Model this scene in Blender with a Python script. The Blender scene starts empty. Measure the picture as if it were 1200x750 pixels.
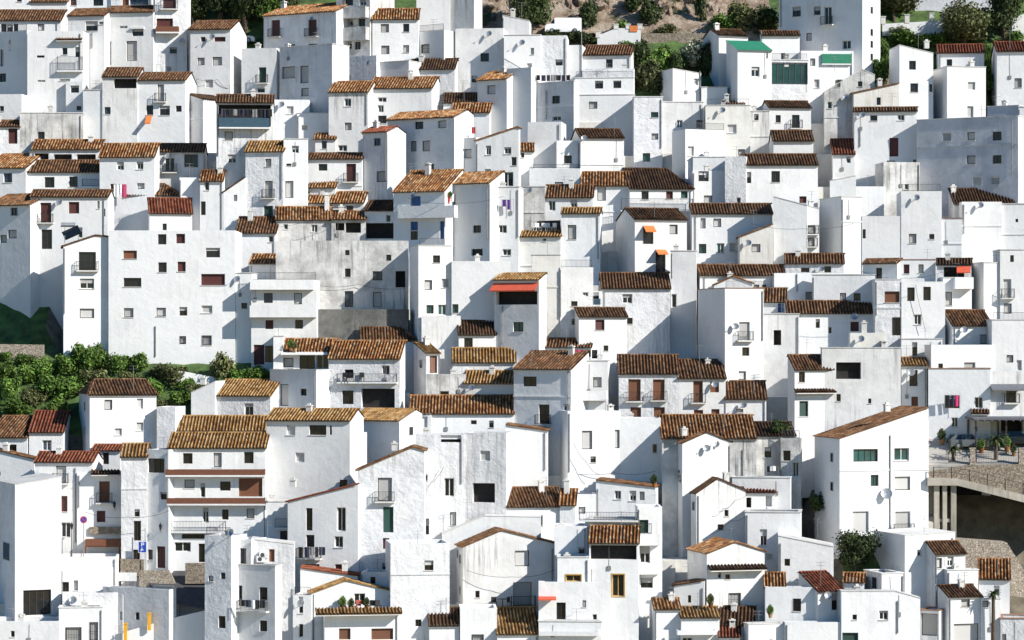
import bpy, math, random
from mathutils import Vector, Matrix
R = math.radians
rng = random.Random(7)
scene = bpy.context.scene
col = scene.collection
# ================================================================ camera, sky, sun, exposure
F_PX, HY, CX = 3111.0, 400.0, 600.0          # focal length in photo pixels, horizon row, centre column
cam = bpy.data.cameras.new('camera'); cam_o = bpy.data.objects.new('camera', cam); col.objects.link(cam_o)
cam.sensor_width = 36.0; cam.lens = 36.0 * F_PX / 1200.0
cam.shift_y = -(375.0 - HY) / 1200.0
cam.clip_start = 1.0; cam.clip_end = 4000.0
cam_o.location = (0, 0, 0); cam_o.rotation_euler = (R(90), 0, 0)
scene.camera = cam_o
SUN = Vector((-1.0, 0.60, -0.74)).normalized()   # direction the light travels
world = bpy.data.worlds.new('World'); scene.world = world; world.use_nodes = True
wn = world.node_tree; bgn = wn.nodes['Background']
sky = wn.nodes.new('ShaderNodeTexSky'); sky.sky_type = 'NISHITA'; sky.sun_disc = False
sky.sun_elevation = math.asin(-SUN.z); sky.sun_rotation = math.atan2(-SUN.x, -SUN.y)
sky.air_density = 1.0; sky.dust_density = 0.2; sky.ozone_density = 2.5
shs = wn.nodes.new('ShaderNodeHueSaturation'); shs.inputs['Saturation'].default_value = 1.45; wn.links.new(sky.outputs[0], shs.inputs['Color']); wn.links.new(shs.outputs[0], bgn.inputs[0]); bgn.inputs[1].default_value = 0.085
sl = bpy.data.lights.new('sun', 'SUN'); sl.energy = 5.0; sl.angle = R(0.5); sl.color = (1.0, 0.955, 0.88)
so = bpy.data.objects.new('sun', sl); col.objects.link(so)
so.rotation_euler = SUN.to_track_quat('-Z', 'Y').to_euler(); so.location = (120, 60, 120)
scene.view_settings.view_transform = 'Standard'; scene.view_settings.look = 'None'
scene.view_settings.exposure = 0.45; scene.view_settings.gamma = 1.0; scene.view_settings.use_curve_mapping = False
scene.render.engine = 'CYCLES'; scene.cycles.max_bounces = 5; scene.cycles.diffuse_bounces = 2

# ================================================================ materials
def new_mat(name):
    m = bpy.data.materials.new(name); m.use_nodes = True
    nt = m.node_tree; return m, nt, nt.nodes['Principled BSDF']
def N(nt, t, **kw):
    n = nt.nodes.new(t)
    for k, v in kw.items(): setattr(n, k, v)
    return n
def ramp(nt, stops):
    r = N(nt, 'ShaderNodeValToRGB'); e = r.color_ramp.elements
    while len(e) < len(stops): e.new(0.5)
    for i, (p, c) in enumerate(stops): e[i].position = p; e[i].color = (*c, 1)
    return r
def noise(nt, vec, scale, detail=4, rough=.6):
    n = N(nt, 'ShaderNodeTexNoise'); n.inputs['Scale'].default_value = scale
    n.inputs['Detail'].default_value = detail; n.inputs['Roughness'].default_value = rough
    nt.links.new(vec, n.inputs['Vector']); return n
def plain(name, c, rough=.7, metal=0.0, var=.15, nscale=3.0):
    m, nt, b = new_mat(name); g = N(nt, 'ShaderNodeNewGeometry')
    n = noise(nt, g.outputs['Position'], nscale)
    r = ramp(nt, [(.3, tuple(x*(1-var) for x in c)), (.7, tuple(min(1, x*(1+var)) for x in c))])
    nt.links.new(n.outputs['Fac'], r.inputs[0]); nt.links.new(r.outputs[0], b.inputs['Base Color'])
    b.inputs['Roughness'].default_value = rough; b.inputs['Metallic'].default_value = metal
    return m
def plaster(name, base, dark, grime, bump=.35, streak=.5, bscale=1.3):
    """lime-washed wall: patchy coats, faint rain streaks, lumpy surface"""
    m, nt, b = new_mat(name); L = nt.links.new
    g = N(nt, 'ShaderNodeNewGeometry'); oi = N(nt, 'ShaderNodeObjectInfo')
    P = g.outputs['Position']
    n1 = noise(nt, P, .45, 5, .65)
    r1 = ramp(nt, [(.34, dark), (.58, base)]); L(n1.outputs['Fac'], r1.inputs[0])
    # streaks running down the wall
    mp = N(nt, 'ShaderNodeMapping'); mp.inputs['Scale'].default_value = (2.6, 2.6, .14); L(P, mp.inputs['Vector'])
    n2 = noise(nt, mp.outputs[0], 1.0, 6, .7)
    r2 = ramp(nt, [(.50, (0, 0, 0)), (.68, (1, 1, 1))]); L(n2.outputs['Fac'], r2.inputs[0])
    n3 = noise(nt, P, .16, 3, .5)
    r3 = ramp(nt, [(.42, (0, 0, 0)), (.66, (1, 1, 1))]); L(n3.outputs['Fac'], r3.inputs[0])
    mu = N(nt, 'ShaderNodeMath', operation='MULTIPLY'); L(r2.outputs[0], mu.inputs[0]); L(r3.outputs[0], mu.inputs[1])
    mu2 = N(nt, 'ShaderNodeMath', operation='MULTIPLY'); L(mu.outputs[0], mu2.inputs[0]); mu2.inputs[1].default_value = streak
    mx = N(nt, 'ShaderNodeMix', data_type='RGBA'); L(mu2.outputs[0], mx.inputs['Factor']); L(r1.outputs[0], mx.inputs['A']); mx.inputs['B'].default_value = (*grime, 1)
    # small chips and repair patches
    n4 = noise(nt, P, 2.3, 6, .75)
    r4 = ramp(nt, [(.62, (0, 0, 0)), (.70, (1, 1, 1))]); L(n4.outputs['Fac'], r4.inputs[0])
    mu3 = N(nt, 'ShaderNodeMath', operation='MULTIPLY'); L(r4.outputs[0], mu3.inputs[0]); mu3.inputs[1].default_value = streak * .5
    mx2 = N(nt, 'ShaderNodeMix', data_type='RGBA'); L(mu3.outputs[0], mx2.inputs['Factor']); L(mx.outputs['Result'], mx2.inputs['A']); mx2.inputs['B'].default_value = (*grime, 1)
    n5 = noise(nt, P, .75, 2, .4); vo = N(nt, 'ShaderNodeTexVoronoi'); vo.inputs['Scale'].default_value = .55
    va = N(nt, 'ShaderNodeVectorMath', operation='ADD'); L(P, va.inputs[0]); L(n5.outputs['Color'], va.inputs[1]); L(va.outputs[0], vo.inputs['Vector'])
    sc = N(nt, 'ShaderNodeSeparateColor'); L(vo.outputs['Color'], sc.inputs[0])
    rv = ramp(nt, [(0, (.93, .93, .933)), (.25, (1, 1, 1)), (.8, (1, 1, 1)), (1, (.95, .945, .93))]); L(sc.outputs[0], rv.inputs[0])
    mp5 = N(nt, 'ShaderNodeMix', data_type='RGBA', blend_type='MULTIPLY'); mp5.inputs['Factor'].default_value = 1; L(mx2.outputs['Result'], mp5.inputs['A']); L(rv.outputs[0], mp5.inputs['B']); mx2 = mp5
    # each house its own whitewash
    hs = N(nt, 'ShaderNodeHueSaturation'); mr = N(nt, 'ShaderNodeMapRange'); L(oi.outputs['Random'], mr.inputs['Value'])
    mr.inputs['To Min'].default_value = .86; mr.inputs['To Max'].default_value = 1.03; L(mr.outputs[0], hs.inputs['Value']); L(mx2.outputs['Result'], hs.inputs['Color'])
    L(hs.outputs[0], b.inputs['Base Color']); b.inputs['Roughness'].default_value = .9
    b.inputs['Specular IOR Level'].default_value = .15
    bn = noise(nt, P, bscale, 8, .66); bm = N(nt, 'ShaderNodeBump'); bm.inputs['Strength'].default_value = bump; bm.inputs['Distance'].default_value = .12
    L(bn.outputs['Fac'], bm.inputs['Height']); L(bm.outputs[0], b.inputs['Normal'])
    return m
M = {}
M['w'] = plaster('whitewash', (.81, .81, .80), (.765, .77, .77), (.50, .48, .45), .38, .42, 1.5)
M['cream'] = plaster('whitewash_weathered', (.79, .77, .72), (.70, .68, .63), (.40, .36, .31), .40, .8)
M['old'] = plaster('old_stained_plaster', (.70, .69, .665), (.40, .395, .38), (.06, .058, .052), .7, 1.0)
M['grey'] = plaster('grey_render', (.62, .63, .66), (.50, .51, .55), (.42, .42, .44), .6, .5, 2.2)
M['rough'] = plaster('rough_whitewash', (.80, .80, .80), (.66, .665, .68), (.40, .39, .38), 1.0, .9, 2.0)
M['stain'] = plaster('stained_whitewash', (.79, .785, .77), (.68, .675, .66), (.22, .20, .18), .45, 1.0)
M['conc'] = plaster('stained_concrete', (.22, .215, .20), (.10, .10, .095), (.03, .03, .03), .5, 1.0)
def tiles(name, stops, lich, lich_amt):
    m, nt, b = new_mat(name); L = nt.links.new
    tc = N(nt, 'ShaderNodeTexCoord'); oi = N(nt, 'ShaderNodeObjectInfo')
    uv = N(nt, 'ShaderNodeUVMap'); uv.uv_map = 'tile'
    fl = N(nt, 'ShaderNodeVectorMath', operation='FLOOR'); L(uv.outputs[0], fl.inputs[0])
    cb = N(nt, 'ShaderNodeCombineXYZ'); ml = N(nt, 'ShaderNodeMath', operation='MULTIPLY'); L(oi.outputs['Random'], ml.inputs[0]); ml.inputs[1].default_value = 91.7
    L(ml.outputs[0], cb.inputs[2]); ad = N(nt, 'ShaderNodeVectorMath', operation='ADD'); L(fl.outputs[0], ad.inputs[0]); L(cb.outputs[0], ad.inputs[1])
    wn_ = N(nt, 'ShaderNodeTexWhiteNoise', noise_dimensions='3D'); L(ad.outputs[0], wn_.inputs['Vector'])
    rp = ramp(nt, stops); L(wn_.outputs['Value'], rp.inputs[0])
    g = N(nt, 'ShaderNodeNewGeometry')
    n = noise(nt, g.outputs['Position'], .9, 6, .72)
    r2 = ramp(nt, [(.46, (0, 0, 0)), (.66, (1, 1, 1))]); L(n.outputs['Fac'], r2.inputs[0])
    mu = N(nt, 'ShaderNodeMath', operation='MULTIPLY'); L(r2.outputs[0], mu.inputs[0]); mu.inputs[1].default_value = lich_amt
    mx = N(nt, 'ShaderNodeMix', data_type='RGBA'); L(mu.outputs[0], mx.inputs['Factor']); L(rp.outputs[0], mx.inputs['A']); mx.inputs['B'].default_value = (*lich, 1)
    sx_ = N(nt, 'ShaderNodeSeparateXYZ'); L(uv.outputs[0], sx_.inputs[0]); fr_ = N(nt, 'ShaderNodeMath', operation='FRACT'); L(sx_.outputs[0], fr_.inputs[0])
    rc = ramp(nt, [(.5, (1, 1, 1)), (.78, (.24, .22, .20))]); L(fr_.outputs[0], rc.inputs[0])       # channel colour darkened, painting in the shade between the barrels
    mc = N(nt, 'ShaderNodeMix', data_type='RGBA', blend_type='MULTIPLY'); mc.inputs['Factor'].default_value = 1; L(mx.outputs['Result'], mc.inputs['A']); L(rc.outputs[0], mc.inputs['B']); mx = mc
    n2 = noise(nt, g.outputs['Position'], 7.0, 3, .6)
    hs = N(nt, 'ShaderNodeHueSaturation'); mr = N(nt, 'ShaderNodeMapRange'); L(n2.outputs['Fac'], mr.inputs['Value'])
    mr.inputs['To Min'].default_value = .55; mr.inputs['To Max'].default_value = 1.4; L(mr.outputs[0], hs.inputs['Value']); L(mx.outputs['Result'], hs.inputs['Color'])
    L(hs.outputs[0], b.inputs['Base Color']); b.inputs['Roughness'].default_value = .88; b.inputs['Specular IOR Level'].default_value = .2
    return m
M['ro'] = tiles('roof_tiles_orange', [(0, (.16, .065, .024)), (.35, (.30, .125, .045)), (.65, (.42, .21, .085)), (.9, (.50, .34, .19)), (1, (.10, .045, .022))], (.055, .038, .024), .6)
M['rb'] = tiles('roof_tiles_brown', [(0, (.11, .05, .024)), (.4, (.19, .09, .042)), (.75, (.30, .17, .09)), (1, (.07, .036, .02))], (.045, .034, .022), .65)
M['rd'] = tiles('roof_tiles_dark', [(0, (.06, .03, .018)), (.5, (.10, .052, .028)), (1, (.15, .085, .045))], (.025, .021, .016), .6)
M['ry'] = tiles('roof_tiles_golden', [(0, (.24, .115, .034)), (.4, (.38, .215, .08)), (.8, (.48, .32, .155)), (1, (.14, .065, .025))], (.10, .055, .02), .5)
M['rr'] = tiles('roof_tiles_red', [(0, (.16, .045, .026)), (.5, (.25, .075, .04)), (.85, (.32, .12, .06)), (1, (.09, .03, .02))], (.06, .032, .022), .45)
M['rgreen'] = plain('green_sheet', (.02, .20, .11), .6, 0, .15, 2)
M['brick'] = plain('brick_edge', (.30, .15, .09), .9, 0, .35, 5)
M['floor'] = plain('terrace_floor', (.42, .36, .32), .85, 0, .2, 1.2)
M['cope'] = plaster('coping', (.72, .71, .68), (.60, .58, .54), (.3, .28, .25), .3, .7)
M['glass'] = plain('window_glass', (.012, .015, .018), .12, 0, .3, 2)
M['blueglass'] = plain('bluish_glass', (.035, .06, .10), .12, 0, .3, 2)
M['tealglass'] = plain('teal_glass', (.02, .085, .085), .1, 0, .4, 1)
M['greenglass'] = plain('green_glass', (.018, .055, .045), .12, 0, .3, 1)
M['dark'] = plain('dark_interior', (.018, .016, .015), .9, 0, .4, 2)  # near-black colour standing in for the shade inside open loggias
def slats(name, c, rough=.6):
    m, nt, b = new_mat(name); L = nt.links.new
    g = N(nt, 'ShaderNodeNewGeometry'); oi = N(nt, 'ShaderNodeObjectInfo')
    w = N(nt, 'ShaderNodeTexWave', wave_type='BANDS', bands_direction='Z'); w.inputs['Scale'].default_value = 3.2; L(g.outputs['Position'], w.inputs['Vector'])
    bm = N(nt, 'ShaderNodeBump'); bm.inputs['Strength'].default_value = .6; bm.inputs['Distance'].default_value = .03
    L(w.outputs['Fac'], bm.inputs['Height']); L(bm.outputs[0], b.inputs['Normal'])
    rp = ramp(nt, [(0, tuple(x*.72 for x in c)), (1, tuple(min(1, x*1.18) for x in c))]); L(oi.outputs['Random'], rp.inputs[0]); L(rp.outputs[0], b.inputs['Base Color'])
    b.inputs['Roughness'].default_value = rough; return m
M['s'] = slats('roller_shutter', (.48, .47, .45))
M['b'] = slats('brown_shutter', (.17, .065, .03))
M['r'] = slats('dark_red_shutter', (.085, .022, .018))
M['u'] = slats('blue_shutter', (.04, .12, .32))
M['g'] = slats('green_shutter', (.02, .065, .048))
M['fw'] = plain('white_frame', (.72, .72, .70), .5)
M['fd'] = plain('dark_frame', (.035, .022, .016), .5)
M['fy'] = plain('ochre_frame', (.50, .30, .08), .6)
M['iron'] = plain('black_iron', (.015, .015, .016), .5)
M['rail'] = plain('grey_iron', (.06, .06, .065), .5)
M['metal'] = plain('galvanised_metal', (.45, .46, .47), .35, .6)
M['pipe'] = plain('grey_pipe', (.22, .22, .22), .6)
M['bluglass'] = plain('blue_glass_panel', (.045, .085, .12), .12)
M['pw'] = M['w']; M['pg'] = M['old']; M['pb'] = plain('brown_panel', (.16, .06, .03), .7)
M['aorange'] = plain('orange_cloth', (.62, .19, .05), .9); M['ared'] = plain('red_cloth', (.62, .10, .05), .9)
M['awhite'] = plain('white_cloth', (.75, .74, .72), .9); M['agrey'] = plain('grey_cloth', (.13, .135, .15), .9)
def masonry(name, stops, scale):
    m, nt, b = new_mat(name); L = nt.links.new; g = N(nt, 'ShaderNodeNewGeometry')
    v = N(nt, 'ShaderNodeTexVoronoi'); v.inputs['Scale'].default_value = scale; L(g.outputs['Position'], v.inputs['Vector'])
    rp = ramp(nt, stops); sp = N(nt, 'ShaderNodeSeparateColor'); L(v.outputs['Color'], sp.inputs[0]); L(sp.outputs[0], rp.inputs[0])
    v2 = N(nt, 'ShaderNodeTexVoronoi', feature='DISTANCE_TO_EDGE'); v2.inputs['Scale'].default_value = scale; L(g.outputs['Position'], v2.inputs['Vector'])
    r2 = ramp(nt, [(0, (0, 0, 0)), (.09, (1, 1, 1))]); L(v2.outputs['Distance'], r2.inputs[0])
    mx = N(nt, 'ShaderNodeMix', data_type='RGBA'); L(r2.outputs[0], mx.inputs['Factor']); mx.inputs['A'].default_value = (*[x * .5 for x in stops[0][1]], 1); L(rp.outputs[0], mx.inputs['B']); L(mx.outputs['Result'], b.inputs['Base Color'])
    bm = N(nt, 'ShaderNodeBump'); bm.inputs['Strength'].default_value = .8; bm.inputs['Distance'].default_value = .08; L(r2.outputs[0], bm.inputs['Height']); L(bm.outputs[0], b.inputs['Normal'])
    b.inputs['Roughness'].default_value = .92; return m
M['stone'] = masonry('rubble_stone', [(0, (.19, .15, .11)), (.5, (.30, .25, .19)), (1, (.40, .34, .27))], 6.5)
M['dkstone'] = masonry('dark_stone', [(0, (.010, .009, .009)), (1, (.022, .02, .018))], 4)  # stone colour blackened to stand for the shade under the deck
M['pale'] = masonry('pale_stone', [(0, (.30, .25, .19)), (.5, (.40, .34, .27)), (1, (.50, .44, .36))], 5.0)
M['beton'] = plaster('pale_concrete', (.46, .42, .35), (.34, .31, .26), (.12, .11, .10), .4, .9)
M['asphalt'] = plain('asphalt', (.055, .055, .06), .9, 0, .25, 2)
M['paving'] = plain('pale_paving', (.36, .34, .31), .9, 0, .2, 1)
M['earth'] = plain('dry_earth', (.15, .13, .095), .95, 0, .45, .7)
M['grass'] = plain('rough_grass', (.06, .105, .025), .95, 0, .6, .8)
def rockmat():
    m, nt, b = new_mat('rock'); L = nt.links.new; g = N(nt, 'ShaderNodeNewGeometry')
    n = noise(nt, g.outputs['Position'], .5, 8, .7); r = ramp(nt, [(.3, (.10, .07, .05)), (.46, (.34, .25, .18)), (.6, (.50, .41, .32)), (.75, (.34, .22, .14))]); L(n.outputs['Fac'], r.inputs[0])
    n2 = noise(nt, g.outputs['Position'], .22, 5, .6); r2 = ramp(nt, [(.56, (0, 0, 0)), (.63, (1, 1, 1))]); L(n2.outputs['Fac'], r2.inputs[0])
    mx = N(nt, 'ShaderNodeMix', data_type='RGBA'); L(r2.outputs[0], mx.inputs['Factor']); L(r.outputs[0], mx.inputs['A']); mx.inputs['B'].default_value = (.06, .075, .025, 1); L(mx.outputs['Result'], b.inputs['Base Color'])
    bm = N(nt, 'ShaderNodeBump'); bm.inputs['Strength'].default_value = 1; bm.inputs['Distance'].default_value = .8; n3 = noise(nt, g.outputs['Position'], .9, 8, .75); L(n3.outputs['Fac'], bm.inputs['Height']); L(bm.outputs[0], b.inputs['Normal'])
    b.inputs['Roughness'].default_value = .95; return m
M['rock'] = rockmat()
def leafmat(name, c):
    m, nt, b = new_mat(name); L = nt.links.new; g = N(nt, 'ShaderNodeNewGeometry'); oi = N(nt, 'ShaderNodeObjectInfo')
    rp = ramp(nt, [(0, tuple(x * .45 for x in c)), (.6, c), (1, tuple(x * 1.9 for x in c))]); L(g.outputs['Random Per Island'], rp.inputs[0])
    hs = N(nt, 'ShaderNodeHueSaturation'); mr = N(nt, 'ShaderNodeMapRange'); L(oi.outputs['Random'], mr.inputs['Value']); mr.inputs['To Min'].default_value = .75; mr.inputs['To Max'].default_value = 1.25
    L(mr.outputs[0], hs.inputs['Value']); L(rp.outputs[0], hs.inputs['Color']); L(hs.outputs[0], b.inputs['Base Color']); b.inputs['Roughness'].default_value = .65
    b.inputs['Specular IOR Level'].default_value = .25; return m
M['leafdark'] = leafmat('dark_leaves', (.042, .062, .018)); M['leafgreen'] = leafmat('green_leaves', (.085, .15, .025)); M['leafpale'] = leafmat('pale_leaves', (.30, .31, .22)); M['leafolive'] = leafmat('olive_leaves', (.10, .11, .04))
M['bark'] = plain('bark', (.09, .065, .045), .95, 0, .4, 4)

# ================================================================ mesh building
class MB:
    def __init__(s): s.v = []; s.f = []; s.m = []; s.uv = None
    def quad(s, pts, m=0):
        i = len(s.v); s.v += [tuple(p) for p in pts]; s.f.append(tuple(range(i, i + len(pts)))); s.m.append(m)
    def box(s, x0, x1, y0, y1, z0, z1, m=0, X=None):
        c = [(x, y, z) for z in (z0, z1) for y in (y0, y1) for x in (x0, x1)]
        if X is not None: c = [tuple(X @ Vector(p)) for p in c]
        i = len(s.v); s.v += c
        for f in ((0, 2, 3, 1), (4, 5, 7, 6), (0, 1, 5, 4), (2, 6, 7, 3), (0, 4, 6, 2), (1, 3, 7, 5)):
            s.f.append(tuple(i + k for k in f)); s.m.append(m)
    def tube(s, a, b, r0, r1=None, n=6, m=0, cap=True):
        a = Vector(a); b = Vector(b); r1 = r0 if r1 is None else r1
        d = (b - a).normalized(); u = d.orthogonal().normalized(); w = d.cross(u); i = len(s.v)
        for k in range(n):
            t = 2 * math.pi * k / n; o = u * math.cos(t) + w * math.sin(t)
            s.v.append(tuple(a + o * r0)); s.v.append(tuple(b + o * r1))
        for k in range(n):
            j = (k + 1) % n; s.f.append((i + 2*k, i + 2*j, i + 2*j + 1, i + 2*k + 1)); s.m.append(m)
        if cap:
            s.f.append(tuple(i + 2*k + 1 for k in range(n))); s.m.append(m)
            s.f.append(tuple(i + 2*k for k in reversed(range(n)))); s.m.append(m)
    def build(s, name, mats, parent=None, smooth=False):
        me = bpy.data.meshes.new(name); me.from_pydata(s.v, [], s.f)
        for k in (mats if isinstance(mats, (list, tuple)) else [mats]): me.materials.append(M[k] if isinstance(k, str) else k)
        if any(s.m): me.polygons.foreach_set('material_index', s.m)
        if smooth: me.polygons.foreach_set('use_smooth', [True] * len(s.f))
        if s.uv is not None:
            ul = me.uv_layers.new(name='tile')
            idx = [0] * len(me.loops); me.loops.foreach_get('vertex_index', idx)
            flat = []
            for k in idx: flat += s.uv[k] if k < len(s.uv) else (0.5, 0.5)
            ul.data.foreach_set('uv', flat)
        o = bpy.data.objects.new(name, me); col.objects.link(o)
        if parent is not None: o.parent = parent
        return o
def tag(o, label=None, cat=None, group=None, kind=None):
    if label: o['label'] = label
    if cat: o['category'] = cat
    if group: o['group'] = group
    if kind: o['kind'] = kind
    return o
def empty(name, loc, rz=0):
    o = bpy.data.objects.new(name, None); o.empty_display_size = .3; col.objects.link(o)
    o.location = loc; o.rotation_euler = (0, 0, rz); return o

PITCH, COURSE = .32, .45
PROF = [(0, .0), (.10, .075), (.28, .118), (.46, .075), (.56, .0), (.78, -.03)]
def patch(mb, o, a, d, width, length, inset=None, h=1.0):
    """barrel tiles: columns stepped along a, courses laid from the eave (o) up the slope d"""
    o = Vector(o); a = Vector(a).normalized(); d = Vector(d).normalized(); n = a.cross(d).normalized()
    if n.z < 0: n = -n
    if mb.uv is None: mb.uv = []
    while len(mb.uv) < len(mb.v): mb.uv.append((.5, .5))
    nc = max(2, round(width / PITCH)); p = width / nc
    xs = []
    for i in range(nc):
        jit = rng.uniform(-.012, .012); hj = rng.uniform(.88, 1.12)
        for (q, z) in PROF: xs.append(((i + q) * p + (jit if 0 < q < .6 else 0), z * h * hj, i + (.3 if .05 < q < .5 else .9)))
    xs.append((width, 0, nc - .1))
    nr = max(1, round(length / COURSE)); cl = length / nr
    ts = []
    for j in range(nr): ts += [(j * cl, .028, j), ((j + 1) * cl - .002, .0, j)]
    base = len(mb.v); K = len(xs)
    for (t, lift, j) in ts:
        for (x, z, i) in xs:
            lim = length
            if inset:
                hl, hr = inset
                if hl > 0: lim = min(lim, length * x / hl)
                if hr > 0: lim = min(lim, length * (width - x) / hr)
            tt = min(t, max(lim, 0)); zz = (z + lift) if tt == t else z * .3
            mb.v.append(tuple(o + a * x + d * tt + n * zz)); mb.uv.append((i, j + .5))
    for r in range(len(ts) - 1):
        for k in range(K - 1):
            q = base + r * K + k; mb.f.append((q, q + 1, q + 1 + K, q + K)); mb.m.append(0)
def ridge(mb, a, b, r=.10):
    if mb.uv is None: mb.uv = []
    a = Vector(a); b = Vector(b); L = (b - a).length; n = max(1, round(L / .45)); 
    for i in range(n):
        p = a + (b - a) * (i / n); q = a + (b - a) * ((i + 1) / n + .02)
        mb.tube(p, q, r, r * .82, 7)
        while len(mb.uv) < len(mb.v): mb.uv.append((i + .5, 99.5))

# ================================================================ pixel measurements -> places on the hillside
A0, S0, Z0 = 245.0, .867, -27.6                # the slope the village stands on
def ground_Y(py): return (S0 * A0 - Z0) / (S0 + (py - HY) / F_PX)
def ground_z(Y): return Z0 + S0 * (Y - A0)
def at(px, py, Y): return Vector(((px - CX) / F_PX * Y, Y, -(py - HY) / F_PX * Y))
def on_ground(px, py): return at(px, py, ground_Y(py))
tile = [0, 0]
def T(c, r): tile[0] = c * 240; tile[1] = r * 150
def ux(x): return tile[0] + x / 5.0
def uy(y): return tile[1] + y / 5.0
def F(yr, c, hl=0, hr=0): return ('F', uy(yr), c, hl / 5.0, hr / 5.0)
def G(xp, yp, yl, yr, c): return ('G', ux(xp), uy(yp), uy(yl), uy(yr), c)
SPECS = []; jit_ = random.Random(21)
def H(label, x0, x1, yt, yb, roof=None, w='', g=None, rot=0, m='w', d=5.0, kind='house', cat='house', **kw):
    S = dict(label=label, x0=ux(x0), x1=ux(x1), yt=uy(yt), yb=uy(yb), roof=roof, rot=R(rot - 8 if rot <= -14 else rot), m=m, d=d, kind=kind, cat=cat)
    S['g'] = uy(g) if g is not None else uy(yb) + 25
    if m == 'cream' and ('stained' in label or 'pale' in label): S['m'] = 'stain'
    if S['m'] == 'w': S['m'] = jit_.choices(('w', 'stain', 'rough'), (.82, .07, .11))[0]
    if rot == 0 and kind == 'house' and S['x1'] - S['x0'] < 75: S['rot'] = R(jit_.uniform(-10, 6))
    S['w'] = []
    for it in w.split(','):
        q = it.split()
        if len(q) == 5:
            cx, cy, ww, hh = map(float, q[1:]); S['w'].append((q[0], ux(cx - ww/2), uy(cy - hh/2), ux(cx + ww/2), uy(cy + hh/2)))
    U = lambda L, f: [f(*k) for k in kw.get(L, [])]
    S['bal'] = U('bal', lambda a, b, c, e, k: (ux(a), ux(b), uy(c), uy(e), k))
    S['can'] = U('can', lambda a, b, c, e, k: (ux(a), ux(b), uy(c), uy(e), k))
    S['awn'] = U('awn', lambda a, b, c, e, k: (ux(a), ux(b), uy(c), uy(e), k))
    S['pipe'] = U('pipe', lambda a, b, c: (ux(a), uy(b), uy(c)))
    S['ch'] = U('ch', lambda a, b, k: (ux(a), uy(b), k))
    S['ant'] = U('ant', lambda a, b: (ux(a), uy(b)))
    S['dish'] = U('dish', lambda a, b, k=0: (ux(a), uy(b), k))
    S['ac'] = U('ac', lambda a, b: (ux(a), uy(b)))
    S['lw'] = U('lw', lambda a, b, c: (a, uy(b), c)); S['rw'] = U('rw', lambda a, b, c: (a, uy(b), c))
    S['solar'] = (ux(kw['solar'][0]), uy(kw['solar'][1])) if 'solar' in kw else None
    S['g'] += (len(SPECS) * 37 % 101) * .02               # no two fronts on exactly one plane
    SPECS.append(S)
def X(kind, label, cat, *a, **k): H(label, *a, kind=kind, cat=cat, **k)
# ---------------------------------------------------------------- row 0
T(0,0)
H('white house wall above a long brown tiled eave, cut by the top left corner',-80,178,-90,66,d=5)
H('small white house with a thin tiled eave and low parapet, second along the top edge',178,394,12,62,F(-18,'b'),d=4)
H('long white house with a brown tiled roof and a row of glass panes under it',-80,356,120,190,F(62,'b'),w='d 22 163 34 46,d 58 163 34 46,d 93 163 28 46,s 240 160 40 40',g=330)
H('plain pale house facade at the left edge with two dark windows one above the other',-80,158,188,552,w='d 8 338 24 104,d 14 455 42 50',rot=-24,g=640,pipe=[(60,250,300)])
H('white house with slit windows and a balcony under a little tiled canopy',160,488,182,662,w='s 240 172 40 22,d 238 331 46 14,d 242 474 46 12,d 380 468 62 12,d 455 305 30 60,d 380 300 30 40',
  can=[(330,486,226,242,'b')],bal=[(338,486,332,412,'rail')],g=760)
H('little white annex with two dark windows beside a balconied house, above the dirty grey wall',386,484,478,668,w='d 438 522 50 42,d 463 634 28 26',g=790,d=2)
H('white house with dark red window cut by the top edge, above a brown tiled eave',396,650,-90,62,w='r 430 10 36 44,d 575 12 60 44',g=170)
H('white house with brown tiled eave, a big dark window and a tall drainpipe',396,612,92,535,F(54,'b'),w='d 537 152 72 58,s 593 135 26 16',pipe=[(540,190,280)],g=620,ant=[(440,60)])
H('white house with a blue glass terrace above its tiled eave near the top left',650,893,-40,44,w='v 815 12 110 34,b 735 8 40 50',g=190)
H('tall white house with brown tiled eave and a large shuttered balcony door',612,898,72,425,F(38,'b'),w='d 724 158 46 14,d+a 808 188 66 46,s 772 298 62 116,s 630 300 16 40',g=570,pipe=[(650,240,380)])
H('white house with a dark red door, a brown wooden balcony and one small black window',898,1095,-90,470,w='r+b 993 22 76 60,r 965 134 96 52,d 1015 295 42 36,s 990 408 30 36',bal=[(918,1050,154,186,'brown')],g=560,dish=[(1070,240)])
H('white house with short tiled roof, a grey loggia and a little blue window',600,806,450,800,F(400,'b'),w='o 733 488 132 58,v 630 648 36 42',g=900)
H('white house with brown tiled strip, a stair rail and an orange awning',806,1086,470,800,F(428,'b'),w='s+b 942 545 38 100,d 878 645 40 56,d 965 647 60 56,d 1047 637 34 36',awn=[(858,892,676,726,'orange')],g=900)
H('white house corner with bare wall and low parapet left of a grey loggia',486,602,528,800,g=880)
H('pale blue-grey gable in shade with a dark tiled edge beside an orange awning house',1086,1190,548,735,G(1086,548,548,582,'d'),rot=-30,g=830,d=6)
H('low white house at the left edge with one dark window half in shade',-80,128,552,712,w='d 10 636 26 30',g=860,d=3)
T(1,0)
H('white house with orange tiled roof, red awnings and deep square windows beside green trees',-94,150,172,565,F(124,'b'),w='r -10 230 28 28,r 88 230 66 28,s -22 360 42 44,s 73 358 56 50,s 25 490 46 48',g=640)
H('grey-white house with two dark red balcony doors and orange roof under the trees',345,770,80,285,F(28,'o'),w='r+b 415 166 50 98,r+b 630 164 50 98,d 508 264 42 10,d 632 262 52 12',rot=-22,g=420,ch=[(368,8,'cap')],d=6)
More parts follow.
